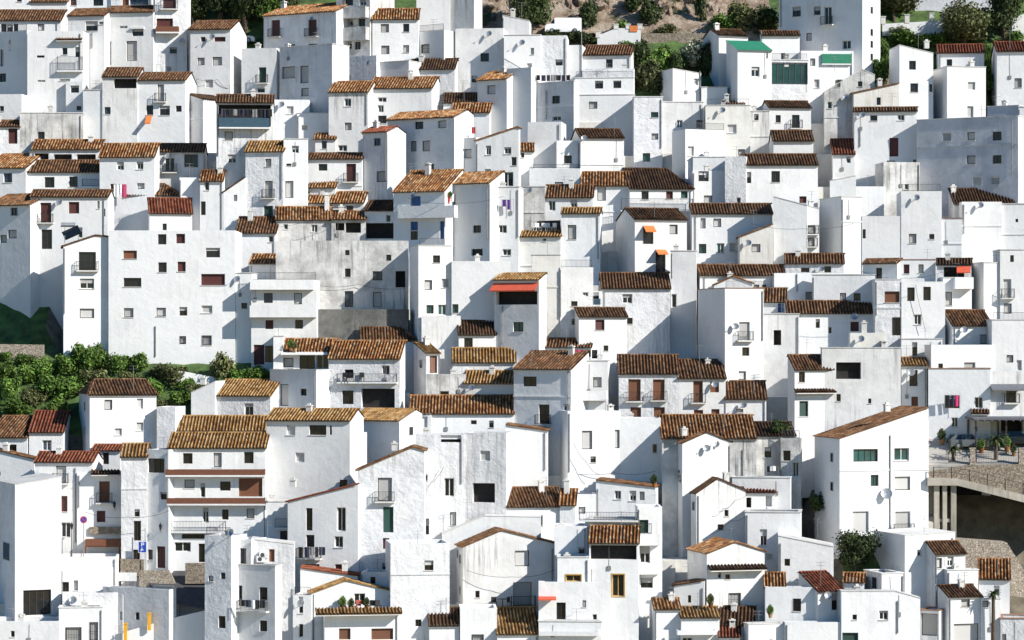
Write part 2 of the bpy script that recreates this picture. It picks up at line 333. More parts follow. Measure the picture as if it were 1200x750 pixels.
H('weathered grey apartment block with concrete balconies and paired dark windows',770,968,-90,325,w='d 845 14 48 36,d 925 14 38 36,d 845 132 48 46,d 920 132 40 46,d 842 266 38 46,d 896 268 34 46',
  bal=[(775,962,42,98,'grey'),(782,964,160,228,'grey')],m='old',rot=-18,g=450,d=6)
H('white house with orange tiled roof and four grey windows, beside weathered concrete balconies',982,1252,108,362,F(46,'o'),w='s 1055 165 48 50,d 1180 163 36 48,s 1058 292 48 50,s 1180 286 34 44',g=480,d=3.4)
H('white house with teal balcony door and shaded wall behind a tiled terrace',215,420,282,580,w='g+b 338 440 44 92,d 330 528 44 28',rot=-12,g=640,d=5)
H('rough pale grey house with tall shuttered opening and lit right side wall',438,746,270,672,w='s 583 436 50 102,s 490 425 78 70,s 586 540 46 48',rot=-26,g=740,d=3.2,ch=[(470,258,'cap')])
H('white terrace wall with sloping parapet between a rough grey house and orange roofs',806,1006,330,500,rot=-20,g=560,d=4)
H('low white parapet house below an orange roof with four grey windows',1004,1196,362,470,rot=-20,g=600,d=4)
H('narrow white house with orange tiled roof, joined to a wider one on its right',726,956,540,905,F(480,'o'),w='d 838 600 40 46,s 840 740 40 44,d 808 868 52 36',g=980,d=6)
H('wide white house with long orange tiled roof and a few dark windows',957,1330,518,775,F(455,'o'),w='d 1040 584 50 28,d 1040 700 50 46',g=850,d=6)
H('white house with blue glass loggia hung with dark laundry under a brown roof',68,398,602,1250,F(558,'b'),w='o 232 676 310 128,s 140 795 48 50,d 160 930 48 50',g=1300,bal=[(84,380,690,745,'glass')])
H('small white house with flat top and a pale square window below a pink parapet',398,612,584,720,w='s 500 645 40 46',g=860,m='w')
H('white house with stepped terrace front left of a narrow orange roofed house',540,726,664,900,w='s 585 748 34 30',g=900)
T(2,0)
H('big plain white house block reaching the top edge',40,236,-90,190,g=330,d=5)
H('plain white tower with bright right side reaching the top edge beside brown rock',236,378,-90,165,rot=-20,g=340,d=2)
H('grey shaded house wing with one barred window and bright white right side',-60,202,186,372,w='s+g 92 286 46 52',rot=-26,g=450,d=3)
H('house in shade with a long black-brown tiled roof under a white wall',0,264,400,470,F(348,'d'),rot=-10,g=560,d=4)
H('pale house with bluish parapet crossed by a big diagonal shadow and one dark window',268,548,166,560,w='d 440 336 50 50,d 380 463 34 40',g=480,d=4,rot=-6)
H('small white house with slanting top and antenna before the green hillside',545,700,90,205,G(545,90,90,122,'n'),g=380,d=4,ant=[(655,60)])
H('white parapet with brick coping below a slant topped house',552,768,206,480,g=565,d=4)
H('bright white cube house with one small dark window below the van',766,922,208,490,w='d 876 366 42 36,s 732 420 40 40',g=570,d=5)
H('narrow white house with lower top beside a tall dark pipe',922,1010,264,490,w='d 980 505 30 50',pipe=[(1008,190,470)],g=522,d=5)
H('small shaded house with tiled roof half orange half dark and one pale window',398,570,466,660,F(420,'o'),w='s 478 526 50 52',rot=-24,g=735,d=4)
H('triangular white gable with dark stair rail before a bright cube house',552,722,420,480,G(560,345,345,440,'n'),g=620,d=2)
H('tall grey-blue house wall without windows joining a tiled roof',570,712,398,720,rot=-24,g=752,d=4)
H('rough blue-grey house with four dark windows and laundry on its roof terrace',684,962,484,735,w='d 707 588 46 50,d 857 584 46 46,d 717 698 30 26,d 862 694 50 26',rot=-24,g=790,d=4,pipe=[(800,530,700)])
H('house with double orange-brown roof, upper half, behind a laundry terrace',246,468,655,690,F(608,'o'),g=800,d=3)
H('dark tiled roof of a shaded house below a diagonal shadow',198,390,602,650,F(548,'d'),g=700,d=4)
H('white house with dark brown roof and one arched window below the white garden wall',1014,1298,322,470,F(268,'b'),w='d 1170 372 40 50',g=520,d=5)
H('white house with broad parapet and a row of black square windows',968,1312,456,600,w='d 1110 496 48 46,d 1217 494 46 44',g=640,d=3)
H('white terrace parapet in front of an arched window',1012,1316,402,470,g=590,d=3)
H('white house with one grey window and shaded right end above two tiled roofs',962,1316,556,680,w='s 1075 616 50 42',g=700,d=4)
T(3,0)
H('white block house with slanting top standing beside a green garden',342,508,402,620,G(342,402,402,432,'n'),rot=18,g=660,d=5)
H('low bright white wall house right of a slant topped white block',510,662,512,630,g=655,d=4)
H('white house with dark roof, white chimney pot and grey left side behind a green roof',612,782,208,400,F(174,'b'),rot=16,g=520,d=7,ch=[(637,136,'cap')])
H('tall white house with bright green sheet roof and one white framed window',722,920,292,655,F(240,'green'),w='w 827 420 48 58',rot=14,g=720,d=7,pipe=[(897,290,340)])
H('white house with long brown roof edge beside the green sheet roof',864,1086,208,380,F(184,'b'),g=560,d=5,pipe=[(862,180,235)])
H('white house with dark green glazed bay above a ribbed wall',918,1136,352,610,w='G 1026 430 216 128',g=690,d=4)
H('small white house with brown tiled roof, dark door and balcony under a green glazed bay',908,1152,630,770,F(595,'b'),w='d 960 696 30 44,d+b 1063 712 44 78,',g=860,d=5)
H('white flat house with one green window beside cream dirty walls',114,282,568,905,w='t 236 672 44 32,t 188 922 44 50,s 238 800 40 36',g=900,d=5)
H('cream stained house with one deep blue window and one dark window',282,522,598,800,w='v 383 726 34 46,d 500 726 40 46',m='cream',g=870,d=5)
H('cream house with low pyramid roof of tiles and one grey window',534,796,618,905,w='s 690 754 52 50,s 745 892 40 36',m='cream',g=960,d=6)
H('low dark tiled roof peeping over a cream parapet',630,760,617,640,F(596,'b'),g=770,d=3)
H('white house with small dark window and shadowed niche beside a brown roof',796,908,652,905,w='d 832 686 26 36,d 880 640 20 30',g=870,d=4)
H('cream-white house with pale shutters and a green mesh terrace',1094,1402,298,560,w='s 1162 364 30 44,s 1186 490 32 50,s 1320 488 36 44',g=640,d=5,bal=[(1215,1385,316,372,'green')])
T(4,0)
H('tall grey-blue tower house with dark balcony door and sunlit side with small windows',-236,254,-90,420,w='d+b 50 92 46 104,d 160 262 50 50,d -133 68 50 58,d -12 62 40 50,s -60 215 34 46',rot=-24,g=470,d=5,rw=[(.5,60,.3),(.5,190,.25),(.5,260,.3),(.5,335,.25)])
H('dirty shaded gable with tiny dark windows below a tall tower house',30,326,540,720,G(250,405,540,440,'n'),w='s 110 490 30 40,d 240 492 26 32,d 62 616 26 40',m='old',g=780,d=4)
H('cream lean-to wall with sloping tiled edge against a tall white house',202,470,548,660,G(470,490,548,490,'b'),m='cream',g=820,d=3)
H('white house with thin flat tiled edge, two black windows and a dark red door',206,572,652,1010,F(632,'b'),w='d 320 692 42 32,d 480 688 40 34,r 438 862 52 110,d 420 960 48 40,s 580 955 20 26,d 560 950 20 30',g=1050,d=5,pipe=[(240,760,860)])
H('tall white house with slanting top and deep windows beside the garden',470,668,268,660,G(470,262,264,312,'n'),w='d 547 382 40 52,d 557 514 46 52,d 660 515 30 46',g=740,d=5.5,rot=4)
H('white house with red tiled roof and one dark window beside the big tree',696,966,310,420,F(264,'r'),w='d 763 370 32 46',g=560,d=5)
H('white cube house with grey left side, two deep windows, above a big grey wall',750,976,392,760,w='s 893 503 44 46,s 886 655 36 66',rot=10,g=770,d=7)
H('white house with red tiled roof and one shuttered window at the right edge',1042,1300,300,660,F(248,'r'),w='s 1166 486 42 56',rot=-6,g=740,d=5)
# ---------------------------------------------------------------- row 1
T(0,1)
H('dirty grey plaster house with stained parapet and one dark window',116,486,-88,150,w='d 242 46 40 48',m='old',g=215,d=5)
H('small house with dark brown roof edge and tall brown shutter at the left edge',-80,118,-8,150,F(-42,'b'),w='r 75 40 54 104',g=225,d=4)
H('house with orange tiled roof and one blue window at the left edge',-80,152,234,390,F(155,'o'),w='v 46 292 50 54',rot=-12,g=470,d=5)
H('shaded blue-looking house with half dark tiled roof and two faint windows, left edge',-80,178,452,880,F(390,'b'),w='v 82 490 42 46,s 72 622 52 50,s 20 650 40 46',rot=-20,g=900,d=5)
H('house with dark orange roof over three wide open porch bays',188,586,124,210,F(72,'o'),w='o 240 168 90 40,o 368 170 106 34,o 505 176 112 46',g=330,d=5)
H('white house with brown tiled roof, two dark doors and a wire railing terrace',160,636,256,372,F(192,'b'),w='d 290 318 58 62,d 430 315 50 62',g=470,d=4,bal=[(486,590,300,342,'rail')])
H('white house with rust red shuttered windows, balcony and dark doors under a tiled ledge',178,632,403,800,F(366,'b'),w='r+b 268 496 64 116,r 433 467 62 68,d 274 652 62 114,s 577 450 14 44,d 612 495 10 46,d 470 612 26 60',g=900,d=5)
H('white house with orange tiled roof and two small framed windows above hanging washing',584,906,164,440,F(94,'o'),w='w 705 222 42 48,w 820 220 40 44,r 660 350 28 46,s 825 340 44 34',g=560,d=5)
H('white house with patchy tiled roof, black door and a deep niche window',908,1192,140,300,F(95,'b'),w='d+b 995 216 58 86,d 1120 192 80 76',g=420,d=4)
H('white house under a low dark hip roof behind a bigger red roof',748,1052,394,600,F(330,'b',110,110),g=560,d=5)
H('white upper storey with rust red tiled roof on top of the big white block',876,1126,494,640,F(404,'r'),rot=12,g=700,d=7)
H('white terrace wall with grey shaded panel beside a small orange roof',1052,1172,290,560,g=600,d=3)
H('narrow white house with small orange roof and a dark side opening',1172,1306,306,560,F(250,'o'),w='d 1212 330 28 70,d 1185 470 40 80',g=640,d=3)
H('big white apartment block with many small windows above the green bushes',636,1378,600,1360,w='b 762 742 80 48,d 776 904 104 52,d 950 652 50 60,r 1058 648 52 56,d 952 816 50 58,r 1064 812 48 58,d 1248 730 82 56,r 1248 888 140 66,s 754 1082 56 54,s 944 1078 56 50,d 1074 1074 46 50,s 1212 1062 64 44,s+g 1072 1242 36 44,s+g 1212 1244 56 56',g=1362,d=7,pipe=[(912,1160,1340)])
H('white house end with solar water heater on its sloping tiled edge',372,636,690,1330,G(560,632,694,640,'d'),w='d+b 512 780 100 108,w 510 912 84 60,s 510 1086 84 56',rot=10,g=1345,d=7,solar=(420,640))
T(1,1)
H('small white lean-to wall with slanting dark edge and one tiny window',108,240,380,520,G(240,290,380,290,'d'),w='s 180 410 20 36',g=640,d=3)
H('white house with golden tiled roof strip and a grey balcony door',238,462,134,520,F(80,'y'),w='s 372 203 36 46,s+b 375 360 46 100,g 372 486 54 60',g=650,d=5)
H('white house with framed square window and tall grey shutter beside a golden roof strip',462,600,64,520,w='w 530 125 42 42,d 492 215 30 14,s 495 360 48 100',g=640,d=5)
H('tiny house with tiled cap roof and one blue-grey window',642,766,64,150,F(34,'o'),w='v 700 98 30 48,d 620 128 10 40',g=250,d=3)
H('white house with thin tiled roof, dark red balcony door and wide window',600,922,182,400,F(150,'b'),w='d 692 230 52 40,r+b 857 262 58 106',g=520,d=4)
H('rough white house with red-orange eave and one blue window, crossed by shadow',926,1070,24,425,F(-4,'r'),w='v 1010 82 40 44,s 1035 285 58 64',rot=-24,g=530,d=4)
H('rough white patchy plaster house with grey shutters in half shade',1070,1462,-56,300,F(-96,'o'),w='s 1092 110 48 110,d 1255 -15 50 44,s 1390 -22 50 44,s 1222 107 36 60,s 1297 105 46 62,d 1327 228 34 36',rot=-23,g=400,d=4)
H('small house with faded orange roof before a dark red door',614,766,344,420,F(290,'o'),g=545,d=3)
H('low house with faded orange roof half in shade and white end gable',560,932,434,500,F(378,'o'),w='d 740 470 20 36,d 850 470 40 30',g=600,d=4)
H('house under a black shaded roof with a dark fenced terrace',936,1110,484,660,F(428,'d'),w='o 1022 602 170 92,d 1075 530 26 40',g=720,d=5)
H('dirty streaked house with orange roof and two tiny windows',416,742,532,690,F(460,'o'),w='d 475 578 24 30,d 643 588 36 44',m='old',g=740,d=5,ch=[(716,378,'plain')])
H('dirty house with orange and dark patched roof over two open bays',742,942,536,690,F(488,'o'),w='o 792 578 52 44,o 870 584 90 60',m='old',g=744,d=5)
H('white house with brown hip roof half in shade and one dark window',180,416,614,760,F(524,'b',0,0),w='d 388 650 28 38,d 186 712 14 26',g=840,d=6)
T(2,1)
H('white house with blue shutters and a wide white balcony under an orange roof',-94,206,370,740,F(250,'o'),w='u 35 428 58 56,u 26 574 44 52,d 26 630 44 52,u 198 598 42 106',rot=-14,g=860,d=5,bal=[(-50,282,456,518,'white')])
H('grey shaded house with orange roof strip, potted niche and two dark windows',206,470,324,760,F(262,'o'),w='o 233 420 74 60,d 395 592 46 44,d 395 728 66 40',rot=-24,g=850,d=3)
H('white house with slanting tiled gable edge and small framed windows',388,640,78,360,G(632,-4,76,0,'o'),w='w 462 130 32 54,w 575 132 42 40,w 458 262 36 44,d 575 300 66 84,d 612 195 30 50',g=480,d=5)
H('shaded white house with dark laundry terrace on top and a grey shutter',264,388,58,280,w='s 335 150 56 54',rot=-24,g=430,d=2)
H('small white block with little orange cap roof and tiny window',600,726,134,260,F(92,'o'),w='d 663 158 18 30',g=430,d=3)
H('plain white wall house crossed by a diagonal shadow',692,888,-36,240,g=350,d=4)
H('white-grey house with one dark window over a railed terrace',862,998,74,250,w='d 928 184 46 48',g=400,d=4,bal=[(722,990,214,236,'rail')])
H('low white parapet house with railing and a faint window',702,1002,238,360,w='s 875 326 50 20',rot=-8,g=470,d=4)
H('bright white house with brown tiled roof and bare front, dish on the corner',1002,1256,58,262,F(8,'b'),rot=8,g=420,d=5,dish=[(1020,60)])
H('house with orange tiled roof left of a black shaded roof',1006,1290,336,480,F(260,'o'),w='s 1125 386 50 80',g=560,d=5)
H('square dirty grey tower without windows',610,792,344,560,m='old',g=640,d=4)
H('white house with two small dark windows and purple laundry beside a dirty tower',476,640,346,780,w='d 545 592 50 46,d 570 728 50 38',g=860,d=4)
H('white house with brown tiled roof and two narrow shuttered windows',796,1074,400,560,F(334,'b'),w='d 835 455 40 58,d 963 443 40 48',g=640,d=5)
H('white house with thin golden eave and blank white panel',890,1116,500,770,F(470,'y'),w='s 952 610 50 84',g=860,d=4)
H('cream shaded house with golden eave and a terrace of dark chairs',620,886,636,770,F(606,'y'),w='v 790 645 22 40',m='cream',g=850,d=3)
T(3,1)
H('white house with grey left side and two pale windows behind a cream wall',416,650,10,260,w='s 448 135 36 56',rot=20,g=380,d=6)
H('white house with wide dark window over a niche, left of a brown tiled strip',458,648,250,520,w='d 523 282 60 60,s 550 420 50 50,',g=560,d=4)
H('white parapet wall block under a cream house with low pyramid roof',460,650,170,260,g=420,d=3)
H('white house with two black square windows under a brown tiled strip',772,1192,216,490,F(156,'b'),w='d 776 290 52 66,d 945 285 50 66,r 1105 420 42 40',g=600,d=5)
H('blank white house block with one tiny dark window left of two black squares',648,772,166,490,w='d 728 425 24 36,',g=602,d=5)
H('bright white house with dark brown roof and blue tarpaulin at its side',932,1166,76,330,F(18,'b'),g=430,d=4)
H('house with black shaded hip roof, coloured shutters and a long terrace rail',90,460,354,480,F(240,'d',0,120),w='d 180 394 42 50,r 323 393 40 46,g 410 390 40 42',g=600,d=6,bal=[(36,456,414,482,'rail')])
H('white house with brown roof and two orange awnings over tall windows',120,424,535,905,F(474,'b'),w='d+g 198 632 58 92,s 347 594 48 56,d+g 270 790 56 120',awn=[(168,230,572,610,'orange'),(240,300,712,742,'orange')],rot=14,g=960,d=7)
H('white house with brown tiled strip and green-grey windows under a large shadow',456,926,502,905,F(446,'b'),w='s 603 555 46 50,s 520 558 30 60,t 517 707 44 56,t 623 705 44 60,s 695 700 40 50',g=800,d=5)
H('cream gable wall with dark tiled slope and one white window',735,930,640,910,G(930,566,640,566,'b'),w='s 830 704 52 48',m='cream',g=1010,d=4)
H('tall plain white house with brick edged slanting top',932,1130,404,760,G(932,402,402,455,'n'),g=945,d=6)
H('narrow white house with two small balconies right of a plain slant topped house',1130,1200,458,760,G(1130,455,455,474,'n'),w='s+b 1156 596 46 50,s+b 1152 670 40 48',g=938,d=5)
T(4,1)
H('small house with red tiled lean roof and one little black window',80,208,154,300,F(68,'r'),w='d 172 186 26 38',g=330,d=4)
H('grey streaked tower wall under the red doored house',378,590,200,400,m='old',g=500,d=4)
H('large grey rendered house with seven windows and a big diagonal shadow',572,1166,-58,380,w='s 748 52 50 48,s 890 48 46 48,d 1042 47 52 52,s 890 186 50 50,d 1042 184 52 50,s 925 312 48 50,s 1030 310 52 46',rot=-21,g=500,d=3,m='grey')
H('grey upper wall behind the large grey rendered house',985,1170,-128,-30,rot=-20,g=330,d=3,m='grey')
H('narrow sunlit house at the right edge beside the grey rendered house',1168,1330,-124,240,w='d 1196 40 22 52',g=380,d=4)
H('lilac shaded house at the right edge above a black roof',1146,1330,216,450,w='d 1192 360 22 50',rot=-20,g=540,d=4)
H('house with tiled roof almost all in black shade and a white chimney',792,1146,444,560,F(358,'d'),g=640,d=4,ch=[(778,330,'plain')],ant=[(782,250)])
H('bright plain white house block below a black shaded roof',836,1070,432,700,g=735,d=4)
H('pale plain house with one dot window at the right, beside a bright block',1070,1330,444,640,w='d 1158 542 16 20',rot=-12,g=740,d=4)
H('white house with flat top and plank grey left side, one dark window',130,250,404,760,w='',rot=16,g=860,d=6)
H('low cream house front with one dark window and an antenna',250,480,516,760,w='d 252 620 42 54',g=858,d=5,ant=[(358,640)])
H('tall plain white house with parapet, one deep window and one tiny dark one',480,718,370,770,w='s 548 648 44 56,d 660 636 30 30',g=866,d=6)
H('white house with streaked parapet right of a taller plain house',718,836,530,780,m='w',g=862,d=5)
H('little white house with slanting dark edged top under the red lean roof',64,216,310,430,G(216,280,310,280,'n'),g=560,d=3)
H('low white flat house below a grey streaked tower',216,380,342,430,g=556,d=3)
# ---------------------------------------------------------------- row 2
T(1,2)
H('white house top with orange tiled strip above a two-tier balcony house',262,526,44,140,F(-8,'o'),g=330,d=5)
H('white house with two long white balconies stacked and blue and red shutters',272,656,140,640,w='v 372 246 52 58,s 546 250 46 66,r 378 402 46 52,d 552 400 46 52,r 318 578 62 116,d 376 574 46 96',g=655,d=5,bal=[(270,640,138,188,'white'),(268,656,290,350,'white')])
H('grey narrow wall squeezed between the big apartment block and the balcony house',180,276,100,580,g=600,d=4)
H('long old grey plaster house streaked with black, with blue-grey doors',416,1190,-90,310,w='d 838 98 34 50,v 1012 116 56 54,v 845 252 50 94,s 1010 256 50 88,d 835 -20 26 30,d 1078 10 30 36,o 1146 136 58 96',m='old',g=420,d=4)
X('wall','dark stained concrete retaining wall under the old grey streaked house','wall',656,1192,312,520,m='conc',g=560,d=2.2)
H('low house with dull red-brown roof against a dark concrete wall',916,1240,490,560,F(420,'b',0,90),g=640,d=4)
H('mauve shaded house with terrace plants before an orange roof and white awning',456,760,562,690,F(488,'o'),w='d 600 622 90 84,s 490 625 58 56,d 690 618 70 86',g=800,d=5,awn=[(452,722,560,580,'white')])
H('white end pillar house left of a mauve shaded terrace',402,458,470,690,g=812,d=5)
H('white house with two orange roof slopes, furnished balcony and a dark garage opening',726,1142,598,890,F(500,'o'),w='d 1060 668 46 54,o 845 690 52 50,d 838 828 66 80,o 1015 833 196 112',bal=[(778,1130,690,738,'rail')],g=960,d=5,rot=-8)
H('blue-grey shaded house front with tall shutter and flat top, right of the bushes',382,652,668,890,w='s 465 815 50 128,d 578 798 36 40',rot=-22,g=980,d=3)
T(2,2)
H('tall white block with three deep windows and grey left side',52,246,-60,540,w='d 158 18 42 44,s 110 170 44 58,s 210 160 44 54,t 120 312 42 50,t 192 315 50 60',rot=12,g=640,d=5)
H('lower white block right of three deep windows, partly in shade',246,592,30,540,w='t 264 308 44 52,d 232 505 2 2',g=641,d=4)
X('wall','shaded white terrace parapet under a row of three green windows','wall',70,300,350,440,g=690,d=.5)
H('shaded house wall with one dark window below a terrace parapet',56,300,440,600,w='d 232 505 36 54,s 266 505 28 54',g=672,d=.6)
H('small shaded house with almost black sloping roof and one dark window',288,506,454,590,F(362,'d'),w='d 345 510 50 60',g=730,d=3)
H('blue-grey shaded house with red awning over a wide dark terrace opening',496,758,138,560,F(104,'y'),w='o 628 246 240 78,t 637 415 60 56',awn=[(490,758,158,208,'red')],rot=-17,g=760,d=4,pipe=[(545,290,520)])
H('cream blank wall house right of a red awning',716,882,-6,540,m='cream',g=640,d=4)
H('bright white wall house with thin pipe between a cream wall and brown roof',882,1076,66,540,g=644,d=4,pipe=[(884,80,360)])
H('white house with dark brown hip roof and one half open shutter',1126,1528,190,440,F(102,'b',0,0),w='w 1276 250 58 54,d 1290 380 34 36,d 1548 260 2 2',g=560,d=6)
H('small blue glazed terrace left of a dark brown hip roof',962,1126,206,310,w='o 1040 248 140 72',g=570,d=2,bal=[(968,1120,250,286,'glass')])
H('white house with brown roof and dark red window above drying clothes',992,1274,352,600,F(306,'b'),w='r 1115 404 54 60',rot=12,g=720,d=6)
H('low dark roofed house behind a terrace with pink laundry',690,1064,532,570,F(486,'b'),g=740,d=4)
H('blue-grey house with tiled roof around a dark terrace and one big dark window',610,946,662,1120,F(560,'b'),w='d 705 735 78 58,d+b 788 927 62 114,d 919 886 36 40',rot=-15,g=1190,d=5,pipe=[(930,670,1000)])
H('white round cornered terrace house below pink laundry',950,1162,614,1000,w='d 1018 738 24 26,s 1100 740 50 60,d 1030 940 20 30',g=1060,d=4,bal=[(950,1155,790,838,'white')])
H('long low house with gold and black striped tiles, upper of two',252,620,616,690,F(540,'y'),g=820,d=4)
H('short low house with gold and black striped tiles half in shade, lower of two',322,606,740,830,F(676,'y'),g=930,d=3)
H('small white house with bright orange roof and brown shutters on its sunny face',96,176,568,760,F(512,'y'),w='b 140 636 44 100',rot=26,g=850,d=5,lw=[(.4,632,.34)])
H('grey weathered wall house with one black window below an orange capped house',96,330,692,830,w='d 205 822 50 60',m='old',g=905,d=3)
T(3,2)
H('grey shaded wall house in the gap right of two orange awnings',330,480,-30,420,w='d 350 262 30 80',g=470,d=4)
H('white house with long flat brown roof beside a small white gable',502,1000,108,240,F(54,'b'),rot=6,g=350,d=5)
H('little white gable house with orange slope and thin brick rim',584,808,172,240,G(694,122,172,162,'o'),g=400,d=4)
H('white house with long brown roof and black slit openings below cream walls',1002,1344,40,120,F(-10,'b'),w='d 1118 82 50 26,d 1250 78 40 36',g=300,d=5)
H('white flat house front with grey plank fence on its terrace',936,1342,100,300,w='s 1160 240 80 60',g=370,d=4,pipe=[(1070,105,210)])
H('small white house with gold-brown roof and a pale blue door',806,1004,262,345,F(178,'b'),w='u 975 300 34 60',g=460,d=4)
H('tall white house with railing balcony, tiny windows and deep grey left side',648,874,190,790,w='w 616 240 2 2,s+b 762 440 62 108,d 770 560 42 50,s 750 700 44 50',rot=16,g=900,d=8,dish=[(700,412)])
H('stained cream house with one tall doorway on its roof terrace',874,1082,340,560,w='o 955 478 44 88',m='cream',g=640,d=4)
H('white house with wavy brown tiled strip and dark red shutter',1014,1530,330,500,F(266,'b'),w='d 1192 395 24 52,r 1408 413 50 56',g=560,d=4)
H('white house with half black tiled roof, tile ledge and green door',1056,1286,658,970,F(540,'b'),w='d 1099 709 36 62,g 1110 895 52 90,d 1240 855 16 26',can=[(1050,1286,782,806,'b')],rot=16,g=1060,d=7)
T(4,2)
H('stained concrete-white house with a wide brown loggia window',16,478,538,960,w='o 172 672 146 98',m='cream',g=1040,d=5)
H('upper concrete-white storey with chimneys above a wide loggia window',182,396,450,545,m='cream',g=1000,d=3,ch=[(265,376,'plain')])
H('narrow white house with wide brown window and tall black door below',328,482,138,600,w='b 427 240 88 66,d 453 412 52 106',g=690,d=5)
H('white house with three dark windows and diagonal cable, right of a wide brown window',482,738,150,520,w='d 538 224 44 80,d 632 220 44 80,d 578 372 42 60',g=694,d=5)
H('white house in diagonal shade with two dim windows above brown strips',-42,328,110,320,w='d 222 240 40 44,s 140 236 36 40',g=480,d=4)
H('blue shaded little house with short tiled edge and black doorway',256,458,42,170,F(20,'b'),w='d 350 102 36 66',rot=-20,g=440,d=3)
H('white house with dark red door left and pale door right on a terrace',456,682,22,160,w='r 512 76 34 54,s 597 74 30 50',g=470,d=4)
H('shaded courtyard house with dark roof and red awning',690,892,50,140,F(18,'d'),w='o 790 94 120 60',awn=[(806,886,52,100,'red')],g=520,d=4)
H('white balcony house with tilted stair wall under a red awning',726,894,128,345,w='s 760 250 40 80',bal=[(784,892,124,184,'white')],g=560,d=3)
H('white house with grey left side, railing balcony and dark roof terrace',964,1118,40,400,w='s+b 1102 190 2 2,o 1056 60 2 2',rot=14,g=520,d=6)
H('white house at the right edge with tall shuttered balcony door',1060,1330,-36,400,w='d 1130 15 22 40,s+b 1102 190 48 110,s 1105 308 46 60',g=530,d=5)
H('white house with yellow framed sign and small windows, right edge',1012,1330,374,760,w='s 1118 602 40 44,s 1172 640 30 60',g=850,d=5)
H('white house with dark brown mossy roof and one half open shutter, above flat front',782,1014,405,560,F(320,'b'),w='s 968 488 54 56',rot=10,g=720,d=7)
H('white flat fronted house with grey left side and two deep windows',656,1020,520,860,w='d 712 658 28 56,s 882 655 66 64',rot=12,g=900,d=5)
H('narrow white house with gold tiled eave, black door and brown door',482,632,640,930,F(598,'y'),w='d 553 715 48 94,b 560 860 40 72',g=960,d=4)
H('grey shaded wall house with narrow black door above a gold eave',482,722,486,640,w='d 560 545 30 80',g=800,d=3)
# ---------------------------------------------------------------- row 3
T(0,3)
H('white house with brown hip roof standing alone below the green bushes',526,916,62,370,F(-24,'b',60,30),w='s 635 122 46 60,s 820 115 38 60,s 693 280 42 40,s 820 250 40 50',rot=17,g=480,d=7,lw=[(.45,130,.5),(.45,270,.4)])
H('lower white annex with terrace on the right of a hip roofed house',916,1026,134,470,g=500,d=4,rot=-8)
H('white house with dark brown tiled roof and one black window, left edge below the bushes',-80,160,312,420,F(190,'b'),w='d 66 382 62 56',g=520,d=5)
H('white house with dark red striped roof and one bluish window below the bushes',170,370,282,430,F(160,'r'),w='v 275 360 54 62',g=524,d=5)
H('white wall house with slanting brick rim at the left edge',-80,200,390,560,G(-80,376,376,442,'b'),g=640,d=4)
H('white house with long dark red tiled eave, tall drainpipe and brown windows',204,542,456,930,F(400,'r'),w='s+b 358 530 60 100,r 372 702 46 92,d 385 855 56 88',g=985,d=5,pipe=[(442,490,930)])
H('small white house with thin red tiled edge and one narrow dark door',540,706,388,560,F(358,'r'),w='d 620 430 36 80',g=640,d=4)
H('white house with brown balcony door under a small dark tiled canopy',452,712,520,900,w='b+b 612 632 62 124,r 592 776 50 66',g=1000,d=4,can=[(535,706,506,536,'d')])
H('tall white house with short golden tiled cap, in half shade',710,862,426,1085,F(352,'y'),w='d 805 860 42 116,d 800 1000 40 60',g=1094,d=5)
H('tall shaded house with dark terrace opening and dark red street door',862,988,384,1085,w='d 915 478 96 84,d 958 655 40 44,r 943 1015 50 128,d 880 1000 30 60',rot=-16,g=1094,d=4)
H('low house with gold tiled roof strip and white end just above a balcony block',1046,1560,270,340,F(190,'y'),g=470,d=4)
H('balcony apartment block with golden roof and brown striped balcony fronts',984,1556,374,1055,F(288,'y'),w='d 1100 436 56 62,s 1275 445 48 84,d 1458 432 56 66,s 1110 585 60 50,d 1188 622 30 84,d 1320 598 62 54,b 1468 606 138 108,d 1205 768 36 88,d 1320 765 38 60,s 1468 758 46 56,d 1132 893 134 28,d 1070 955 96 56,d 1183 990 40 110',
  g=1066,d=6,bal=[(976,1556,500,534,'brown'),(984,1556,668,702,'brown'),(1000,1326,805,864,'rail')])
T(1,3)
H('house with gold tiled roof half in black shade and one dark door',60,384,68,210,F(-22,'y'),w='d 258 150 54 74',rot=-10,g=330,d=5)
H('grey gable end wall left of a half shaded gold roof',-80,60,50,200,G(60,-14,52,-14,'n'),g=328,d=4,rot=-8)
H('large blue-grey house with golden roof, pale shutters and wide dark window',360,850,212,760,F(148,'y'),w='s 505 270 50 58,d 662 270 100 58,d 738 270 14 56,s 558 430 52 56,d 812 585 46 48',rot=-12,g=930,d=5)
H('plain grey shaded house under a golden roof with red framed window on the end',850,1140,212,420,F(148,'y'),rot=-24,g=560,d=4,rw=[(.5,275,.35)])
H('little white terrace block with hanging clothes before a plain grey house',848,950,286,410,g=800,d=2)
H('rough white house with long brown sloping edge and big shuttered balcony window',896,1286,420,1170,G(1216,372,508,392,'b'),w='s+b 1055 618 82 138,g 1075 795 60 150,r 1062 935 38 64,d 1062 1078 44 58',g=1240,d=5)
H('white house with slanting dark-red edge, tall dark windows and a laundry balcony',486,898,692,1180,G(898,590,692,590,'r'),w='d 612 793 38 132,d 800 793 52 140,d 618 920 48 72,d 785 925 50 66,r 620 1068 104 26,r 790 1078 54 44',rot=-10,g=1250,d=5,bal=[(540,685,965,1022,'rail')],ch=[(510,622,'plain')])
H('narrow shaded house with small railed balcony between two grey houses',345,488,690,940,w='d 465 895 48 68',g=1060,d=3,bal=[(412,490,790,842,'rail')])
T(2,3)
H('long low house with roof half orange half black, white dotted eave',0,610,172,280,F(70,'o'),g=400,d=5)
H('shaded recess house with a railed opening under a striped roof end',-60,130,172,340,w='o 70 250 70 120',g=402,d=4)
